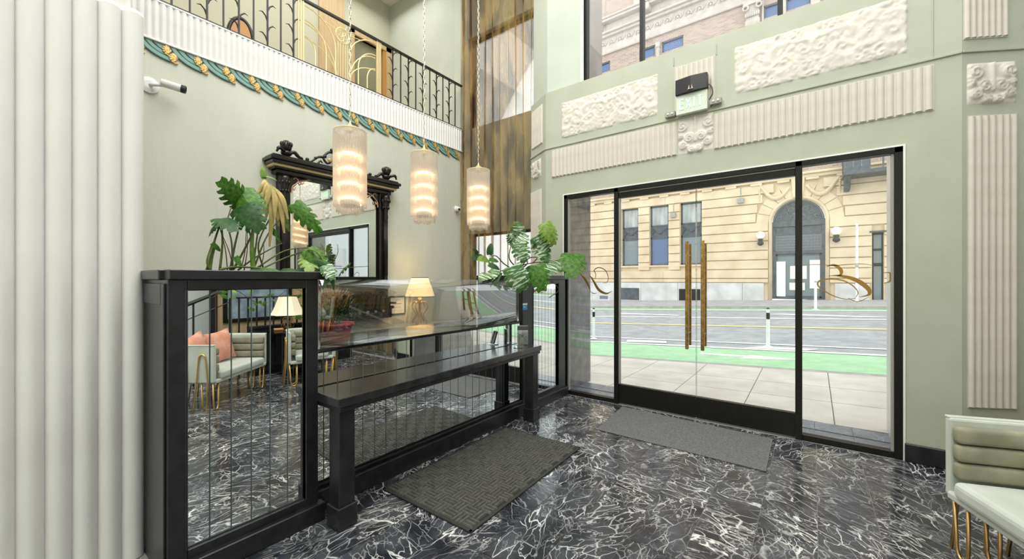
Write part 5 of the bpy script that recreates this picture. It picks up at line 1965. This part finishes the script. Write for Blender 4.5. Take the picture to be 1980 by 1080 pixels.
brick = mat('tan_brick', (.5, .38, .32), .85)
tc = N(brick, 'ShaderNodeTexCoord')
mp = N(brick, 'ShaderNodeMapping')
mp.inputs['Rotation'].default_value = (pi / 2, 0, 0)
L(brick, tc.outputs['Object'], mp.inputs['Vector'])
bt_ = N(brick, 'ShaderNodeTexBrick')
bt_.inputs['Scale'].default_value = 1.0
bt_.inputs['Color1'].default_value = (.33, .235, .19, 1)
bt_.inputs['Color2'].default_value = (.46, .345, .28, 1)
bt_.inputs['Mortar'].default_value = (.5, .44, .38, 1)
bt_.inputs['Mortar Size'].default_value = .012
bt_.inputs['Brick Width'].default_value = .30
bt_.inputs['Row Height'].default_value = .10
L(brick, mp.outputs[0], bt_.inputs['Vector'])
L(brick, bt_.outputs['Color'], bsdf(brick).inputs['Base Color'])

wins = [(-10.32, -9.19), (-8.44, -7.27), (-6.56, -5.34)]
ZW0, ZW1 = 2.45, 6.29
AXC, AR, AZ = -.64, 1.17, 4.68
NW = (2.29, 2.70, .45, 3.82)
SD = .28    # depth of the openings
# core wall behind the courses, with openings
cw = MB()
XL, XR = -13.2, 9.0
ops = sorted(wins + [(AXC - AR, AXC + AR), (NW[0], NW[1])])
x = XL
for (a, b) in ops:
    cw.box(x, a, 0, .5, -.5, 6.9)
    x = b
cw.box(x, XR, 0, .5, -.5, 6.9)
for (a, b) in wins:
    cw.box(a, b, 0, .5, -.8, ZW0).box(a, b, 0, .5, ZW1, 6.9)
cw.box(NW[0], NW[1], 0, .5, -.8, NW[2]).box(NW[0], NW[1], 0, .5, NW[3], 6.9)
n_ = 16
for i in range(n_):
    t0, t1 = pi * i / n_, pi * (i + 1) / n_
    xa, xb = AXC - AR * cos(t0), AXC - AR * cos(t1)
    b0 = len(cw.v)
    za, zb_ = AZ + AR * sin(t0), AZ + AR * sin(t1)
    for yy in (0, .5):
        cw.v += [(xa, yy, za), (xb, yy, zb_), (xb, yy, 6.9), (xa, yy, 6.9)]
    cw.f += [(b0, b0 + 1, b0 + 2, b0 + 3), (b0 + 7, b0 + 6, b0 + 5, b0 + 4), (b0, b0 + 4, b0 + 5, b0 + 1)]
cw.build('core_wall', M['stone_y'], bd_)
# base stone blocks
xs_ = [XL, -12.5, -10.6, -9.0, -6.7, -5.3, -3.2, AXC - AR - .35]
b_wins = [(-10.47, -9.12, .2, .99), (-6.62, -5.4, .25, .97)]
for a, b in zip(xs_[:-1], xs_[1:]):
    MB().box(a + .008, b - .008, -.12, 0, -.7, 1.35).build('base_block', M['stone_w'], bd_)
for a, b in ((AXC + AR + .35, 2.2), (2.78, 5.0), (5.0, XR)):
    MB().box(a + .008, b - .008, -.12, 0, -.7, 1.35).build('base_block', M['stone_w'], bd_)
for (a, b, z0, z1) in b_wins:
    MB().box(a, b, -.135, -.10, z0, z1).build('basement_shutter', M['slate'] if a < -8 else M['frame'], bd_)
MB().box(-11.9, -11.3, -.135, -.10, .2, .42).build('basement_shutter', M['slate2'], bd_)
# rusticated courses
zj = [1.36] + [5.753 - .518 * k for k in range(8, -3, -1)]
zj = [z for z in zj if z < 6.85] + [6.87]
for z0, z1 in zip(zj[:-1], zj[1:]):
    if z1 - z0 < .1: continue
    zm = (z0 + z1) / 2
    cut = []
    for (a, b) in wins:
        if z1 > ZW0 + .05 and z0 < ZW1 - .05: cut.append((a - .02, b + .02))
    if z0 < NW[3]: cut.append((NW[0] - .02, NW[1] + .02))
    ro = AR + .16
    if z1 < AZ + .1:
        cut.append((AXC - ro, AXC + ro))
    elif z0 < AZ + AR + .9:
        hh = (AR + .75)
        dz = max(0, z0 - AZ)
        if dz < hh: cut.append((AXC - max(.35, sqrt(hh * hh - dz * dz)), AXC + max(.35, sqrt(hh * hh - dz * dz))))
    cut.sort()
    x = XL
    segs = []
    for a, b in cut:
        segs.append((x, a))
        x = b
    segs.append((x, XR))
    for a, b in segs:
        if b - a > .05:
            n2 = max(1, int((b - a) / 4.2))
            for q in range(n2):
                MB().box(a + (b - a) * q / n2 + (.006 if q else 0), a + (b - a) * (q + 1) / n2 - (.006 if q < n2 - 1 else 0), -.13, .0, z0 + .030, z1 - .030).build('stone_course', M['stone_y'], bd_)
# radiating voussoirs and arch moulding
for i in range(11):
    t0, t1 = pi * (i + .03) / 11, pi * (i + .97) / 11
    b = MB()
    r0, r1 = AR + .16, AR + .73
    P_ = [(AXC - r0 * cos(t0), AZ + r0 * sin(t0)), (AXC - r0 * cos(t1), AZ + r0 * sin(t1)), (AXC - r1 * cos(t1), AZ + r1 * sin(t1)), (AXC - r1 * cos(t0), AZ + r1 * sin(t0))]
    b.v = [(x, -.085, z) for x, z in P_] + [(x, .0, z) for x, z in P_]
    b.f = [(3, 2, 1, 0), (4, 5, 6, 7)] + [(k, (k + 1) % 4, 4 + (k + 1) % 4, 4 + k) for k in range(4)]
    b.build('voussoir', M['stone_y'], bd_)
b = MB()
pa = [(AXC - AR - .07, .4), (AXC - AR - .07, AZ)] + [(AXC - (AR + .07) * cos(pi * i / 20), AZ + (AR + .07) * sin(pi * i / 20)) for i in range(1, 20)] + [(AXC + AR + .07, AZ), (AXC + AR + .07, .4)]
b.tube([(x, -.02, z) for x, z in pa], .10, 8)
b.build('arch_moulding', M['terra'] if 0 else M['stone_y'], bd_, smooth=True)
MB().prism([(AXC - .22, 0), (AXC - .32, 1.25), (AXC + .32, 1.25), (AXC + .22, 0)], 0, .25, Matrix(((1, 0, 0, 0), (0, 0, -1, .05), (0, 1, 0, AZ + AR + .03), (0, 0, 0, 1)))).build('keystone', M['stone_y'], bd_, bevel=.03)
for sg in (-1, 1):
    b = MB()
    for k in range(26):
        t = k / 25
        x = AXC + sg * (.42 + 1.25 * t)
        z = 6.65 - .75 * sin(pi * (.12 + .88 * t)) ** 1.0 + .05
        b.ball((x, -.13, z), .085 + .03 * sin(t * pi), 7)
    for k in range(7):
        b.ball((AXC + sg * 1.72, -.13, 6.6 - k * .11), .075 - .005 * k, 7)
    b.build('garland', M['stone_y'], bd_, smooth=True)
# band over the ground floor
MB().box(XL, XR, -.18, 0, 6.88, 7.05).box(XL, XR, -.30, 0, 7.05, 7.18).build('string_course', M['stone_y'], bd_, bevel=.02)
for k in range(17):
    MB().box(-12.8 + k * 1.25, -12.8 + k * 1.25 + .55, -.20, -.09, 6.76, 6.87).build('mutule', M['stone_y'], bd_)
# ground-floor windows
for i, (a, b) in enumerate(wins):
    w_ = empty('window', (a, SD * .6, ZW0))
    w_.parent = bd_
    W_ = b - a
    H_ = ZW1 - ZW0
    fr = MB()
    for z0, z1 in ((0, .10), (1.72, 1.84), (2.52, 2.60), (H_ - .10, H_)):
        fr.box(0, W_, -.05, .05, z0, z1)
    fr.box(0, .09, -.05, .05, 0, H_).box(W_ - .09, W_, -.05, .05, 0, H_)
    fr.build('frame', M['slate'], w_)
    MB().box(.09, W_ - .09, .0, .04, .10, 1.72).build('pane', M['pane_blue'] if i == 1 else M['pane_dark'], w_)
    MB().box(.09, W_ - .09, .0, .04, 2.60, H_ - .10).build('pane', M['pane_lit'], w_)
    sp_ = MB().box(.05, W_ - .05, -.02, .04, 1.84, 2.52)
    sp_.tube(arc((W_ / 2, -.04, 2.24), .18, pi, 2 * pi, 10, (1, 0, 0), (0, 0, 1)), .04, 6)
    sp_.tube([(.1, -.04, 2.4), (.3, -.04, 2.25), (.1, -.04, 2.0)], .03, 5).tube([(W_ - .1, -.04, 2.4), (W_ - .3, -.04, 2.25), (W_ - .1, -.04, 2.0)], .03, 5)
    sp_.build('spandrel', M['slate'], w_)
MB().box(-10.5, -5.2, -.14, .0, 2.36, 2.46).build('window_sill', M['stone_y'], bd_)
# narrow window on the right
w_ = empty('window', (NW[0], .12, NW[2]))
w_.parent = bd_
MB().box(0, .41, -.06, .04, 0, .1).box(0, .41, -.06, .04, 3.27, 3.37).box(0, .06, -.06, .04, 0, 3.37).box(.35, .41, -.06, .04, 0, 3.37).box(0, .41, -.06, .04, 1.75, 1.9).box(0, .41, -.05, .03, 2.5, 2.6).build('frame', M['frame'], w_)
MB().box(.06, .35, .0, .02, .1, 3.27).build('pane', M['pane_dark'], w_)
MB().box(NW[0] - .1, NW[1] + .1, -.16, 0, NW[3], NW[3] + .08).build('window_sill', M['slate'], bd_)
# arched doorway
dw = empty('arched_doorway', (AXC, .22, .48))
dw.parent = bd_
dz0 = AZ - .48
b = MB()
b.box(-AR, -AR + .17, -.08, .08, 0, dz0).box(AR - .17, AR, -.08, .08, 0, dz0)
b.box(-AR, AR, -.12, .08, dz0 - .28, dz0 + .02).box(-AR, AR, -.10, .08, 2.45, 2.62).box(-AR, AR, -.05, .08, .0, .09)
b.box(-AR + .17, AR - .17, -.03, .08, 3.45, dz0 - .28)
b.build('door_frame', M['slate'], dw, bevel=.015)
b = MB()
n_ = 20
b.v = [(AR * .97 * cos(pi * i / n_), -.02, dz0 + AR * .97 * sin(pi * i / n_)) for i in range(n_ + 1)] + [(AR * .97 * cos(pi * i / n_), .06, dz0 + AR * .97 * sin(pi * i / n_)) for i in range(n_ + 1)]
b.f = [tuple(range(n_ + 1)), tuple(reversed(range(n_ + 1, 2 * n_ + 2)))] + [(i, i + 1, n_ + 2 + i, n_ + 1 + i) for i in range(n_)]
b.build('fanlight', M['slate'], dw)
b = MB()
b.tube(arc((0, -.05, dz0), AR * .93, 0, pi, 20, (1, 0, 0), (0, 0, 1)), .05, 6)
b.tube(arc((0, -.05, dz0 + .08), AR * .30, 0, pi, 12, (1, 0, 0), (0, 0, 1)), .025, 5)
for sg in (-1, 1):
    for (cx, cz, r_, a0, a1) in ((.28, .62, .16, -1, 4), (.55, .38, .15, 0, 5), (.78, .20, .10, 0, 5), (.20, .32, .10, 1, 6), (.50, .72, .10, -1, 4), (.10, .80, .08, 0, 5)):
        b.tube([(sg * (cx + r_ * (1 - k / 22) * cos(a0 + (a1 - a0) * k / 14)), -.05, dz0 + cz + r_ * (1 - k / 22) * sin(a0 + (a1 - a0) * k / 14)) for k in range(15)], .026, 5)
b.build('fanlight_scrollwork', M['slate2'], dw, smooth=True)
b = MB()
for i in range(15):
    for j in range(5):
        b.ball((-AR + .28 + i * .127, -.05, 2.75 + j * .15), .045, 6, (1, .5, 1))
b.box(-AR + .17, AR - .17, -.03, .03, 2.62, 3.45)
b.build('grille', M['slate2'], dw)
for sg, a, b_ in ((-1, -AR + .17, -.04), (1, .04, AR - .17)):
    lf = MB().box(a, a + .09, -.04, .04, .09, 2.45).box(b_ - .09, b_, -.04, .04, .09, 2.45).box(a, b_, -.04, .04, .09, .2).box(a, b_, -.04, .04, 2.35, 2.45).build('door_leaf', M['slate'], dw)
    MB().box(a + .09, b_ - .09, -.005, .015, .2, 2.35).build('pane', M['pane_dark'], lf)
for xa, xb, za, zb_, mm in ((-.96, -.55, .15, 2.05, 'roadwhite'), (.50, .93, .6, 2.1, 'roadwhite'), (-.35, .38, 1.1, 1.8, 'paper'), (-.38, .30, .5, .9, 'paper')):
    MB().box(xa, xb, -.05, -.042, za, zb_).build('notice', M[mm], dw)
# globe lamps
for (x, lab) in ((-2.30, 'white globe lamp on a dark bracket left of the arched doorway'), (.93, 'white globe lamp on a dark bracket right of the arched doorway')):
    e = empty('globe_lamp', (x, FB - .10, 3.62), label=lab, cat='wall lamp')
    MB().ball((0, -.28, .36), .21, 14).build('globe', M['bulb_soft'], e, smooth=True)
    MB().lathe([(.10, .16), (.14, .12), (.08, .04), (.15, -.05), (.15, -.14), (.05, -.22)], 0, -.28, 12).tube([(0, -.28, 0), (0, -.14, -.08), (0, .1, .0)], .05, 6).build('bracket', M['darkplastic'], e, smooth=True)
for u, v in ((1302, 416), (1432, 388)):
    p = at_y(u, v, FB - .2)
    e = empty('flood_lamp', (p.x, FB - .09, p.z), label='small grey floodlight %s' % ('between the second and third windows' if u < 1400 else 'high on the wall left of the arched doorway'), cat='wall lamp')
    MB().box(-.16, .16, -.22, -.02, -.14, .14).build('housing', M['greyplastic'], e, bevel=.02)
    MB().tube([(0, -.05, .1), (0, -.05, .75)], .025, 6).build('arm', M['greyplastic'], e)

# first floor (mostly hidden), then brick floors with the big cornice
MB().box(XL, XR, 0, .5, 6.9, 16.0).build('brick_wall', brick, bd_)
up_w = [(-9.15, -8.14), (-7.69, -6.40), (-2.17, -1.35), (-1.15, -.1), (.3, 1.5), (-12.4, -11.2), (3.2, 4.5)]
x = XL
bw = MB()
for (a, b) in sorted(up_w):
    bw.box(x, a, 0, .5, 16.0, 16.7)
    x = b
bw.box(x, XR, 0, .5, 16.0, 16.7).box(XL, XR, 0, .5, 16.7, 19.6)
for i, (a, b) in enumerate(up_w):
    MB().box(a, b, .12, .16, 14.4, 16.7).build('pane', M['pane_blue'], bd_)
    MB().box(a - .02, a + .06, .02, .2, 14.4, 16.7).box(b - .06, b + .02, .02, .2, 14.4, 16.7).box(a, b, .02, .2, 16.6, 16.72).build('window_frame', M['slate'], bd_)
bw.build('brick_wall', brick, bd_)
for k in range(6):
    for xx in (XL + 3.1 * k + 1.4,):
        w2 = MB().box(xx, xx + 1.3, -.02, .0, 9.2, 11.8).build('window', M['pane_dark'], bd_)
        MB().box(xx - .1, xx + 1.4, -.12, 0, 11.8, 12.1).box(xx - .1, xx + 1.4, -.12, 0, 9.0, 9.2).build('surround', M['terra'], w2)
tm = M['terra']
MB().box(-8.02, -7.80, -.16, .02, 14.4, 16.55).build('pilaster', tm, bd_, bevel=.03)
MB().box(-8.06, -7.76, -.22, .0, 16.35, 16.72).build('capital', tm, bd_, bevel=.05)
MB().box(-3.05, -2.35, -.22, .02, 14.0, 16.1).box(-2.90, -2.50, -.26, -.2, 14.0, 15.9).build('pilaster', tm, bd_, bevel=.02)
b = MB().box(-3.15, -2.25, -.32, .0, 16.9, 17.15).box(-3.0, -2.4, -.2, 0, 16.0, 17.0)
for sg in (-1, 1):
    b.tube(arc((-2.7 + sg * .32, -.3, 16.75), .13, 0, 2 * pi, 12, (1, 0, 0), (0, 0, 1)), .05, 6, cap=False)
for k in range(7):
    b.ball((-3.0 + k * .1, -.26, 16.35), .07, 6, (1, 1, 2))
b.build('capital', tm, bd_, smooth=False)
MB().box(-2.27, -2.17, -.1, .05, 14.4, 17.0).box(-1.35, -1.15, -.1, .05, 14.4, 17.0).box(-.1, .3, -.12, .05, 14.4, 17.0).build('mullion', tm, bd_, bevel=.02)
MB().box(XL, XR, -.14, 0, 17.15, 17.5).build('belt_course', tm, bd_, bevel=.03)
MB().box(XL, XR, -.08, 0, 17.5, 18.25).build('frieze', tm, bd_)
og = MB()
og.tube(arc((0, -.1, 0), .17, -.6, 3.9, 10, (1, 0, 0), (0, 0, 1)), [.06 - .003 * i for i in range(11)], 5)
og.ball((0, -.12, 0), .09, 6)
og.tube([(.14, -.1, -.1), (.26, -.1, .02), (.34, -.1, .18)], .045, 5)
og_me = og.mesh('ornament', tm, True)
for k in range(34):
    child('ornament', og_me, bd_, (-12.9 + k * .62, 0, 17.85))
MB().box(XL, XR, -.30, 0, 18.25, 18.42).box(XL, XR, -.45, 0, 18.42, 18.55).box(XL, XR, -.22, 0, 18.55, 18.62).build('cornice', tm, bd_, bevel=.02)
MB().box(XL, XR, -.16, 0, 18.62, 19.15).box(XL, XR, -.55, 0, 19.15, 19.32).box(XL, XR, -.65, 0, 19.32, 19.42).build('upper_cornice', tm, bd_, bevel=.02)
for k in range(7):
    MB().box(-12.1 + k * 3.3, -12.1 + k * 3.3 + .5, -.75, -.1, 18.75, 19.2).build('cornice_bracket', tm, bd_, bevel=.06)
b = MB().box(XL, -9.5, 0, .5, 19.4, 30).box(-6.9, -3.4, 0, .5, 19.4, 30).box(-.8, XR, 0, .5, 19.4, 30).box(-9.5, -6.9, .0, .5, 23, 30).box(-3.4, -.8, 0, .5, 23, 30)
b.build('brick_wall', brick, bd_)
for a in (-9.5, -3.4):
    MB().box(a, a + .9, -.1, .1, 19.4, 23).box(a + 2.5, a + 2.6, -.1, .1, 19.4, 23).build('window_surround', tm, bd_)
    MB().box(a + .9, a + 2.5, .1, .15, 19.4, 23).build('pane', M['pane_blue'], bd_)
qn = MB().box(0, .5, -.08, 0, 0, .42).mesh('quoin', M['stone_y'])
for k in range(26):
    child('quoin', qn, bd_, (-13.2 + (.18 if k % 2 else 0), -.01, 7.4 + k * .46))
# iron fire balcony
ib = empty('iron_balcony', (1.15, FB - .09, 5.9), label='dark iron balcony with ornate bracket high on the yellow building, top right', cat='balcony')
MB().box(.0, 6.5, -1.25, 0, .62, .78).build('platform', M['slate'], ib)
for x in (.06, 2.3):
    b = MB()
    P_ = [(0, 0), (-.45, .05), (-.75, .35), (-1.2, .62), (0, .62)]
    b.v = [(x, y, z) for y, z in P_] + [(x + .25, y, z) for y, z in P_]
    b.f = [(0, 1, 2, 3, 4), (9, 8, 7, 6, 5)] + [(i, (i + 1) % 5, 5 + (i + 1) % 5, 5 + i) for i in range(5)]
    b.build('bracket', M['slate'], ib, bevel=.04)
b = MB().box(0, 6.5, -1.25, -1.19, 1.62, 1.70).box(0, .06, -1.25, 0, 1.62, 1.70)
b.build('top_rail', M['slate'], ib)
pb = MB().box(0, .28, -1.24, -1.2, .78, 1.62).mesh('panel', M['slate'])
pc = MB().box(-.03, .03, -1.25, -1.19, .78, 1.62).mesh('upright', M['slate'])
for k in range(14):
    child('upright', pc, ib, (.03 + k * .46, 0, 0))
for k in range(3): child('panel', pb, ib, (.08 + k * .30, 0, 0))
for k in range(4):
    y = -.3 * k
    MB().box(0, .05, y - .05, y, .78, 1.62).build('upright', M['slate'], ib)
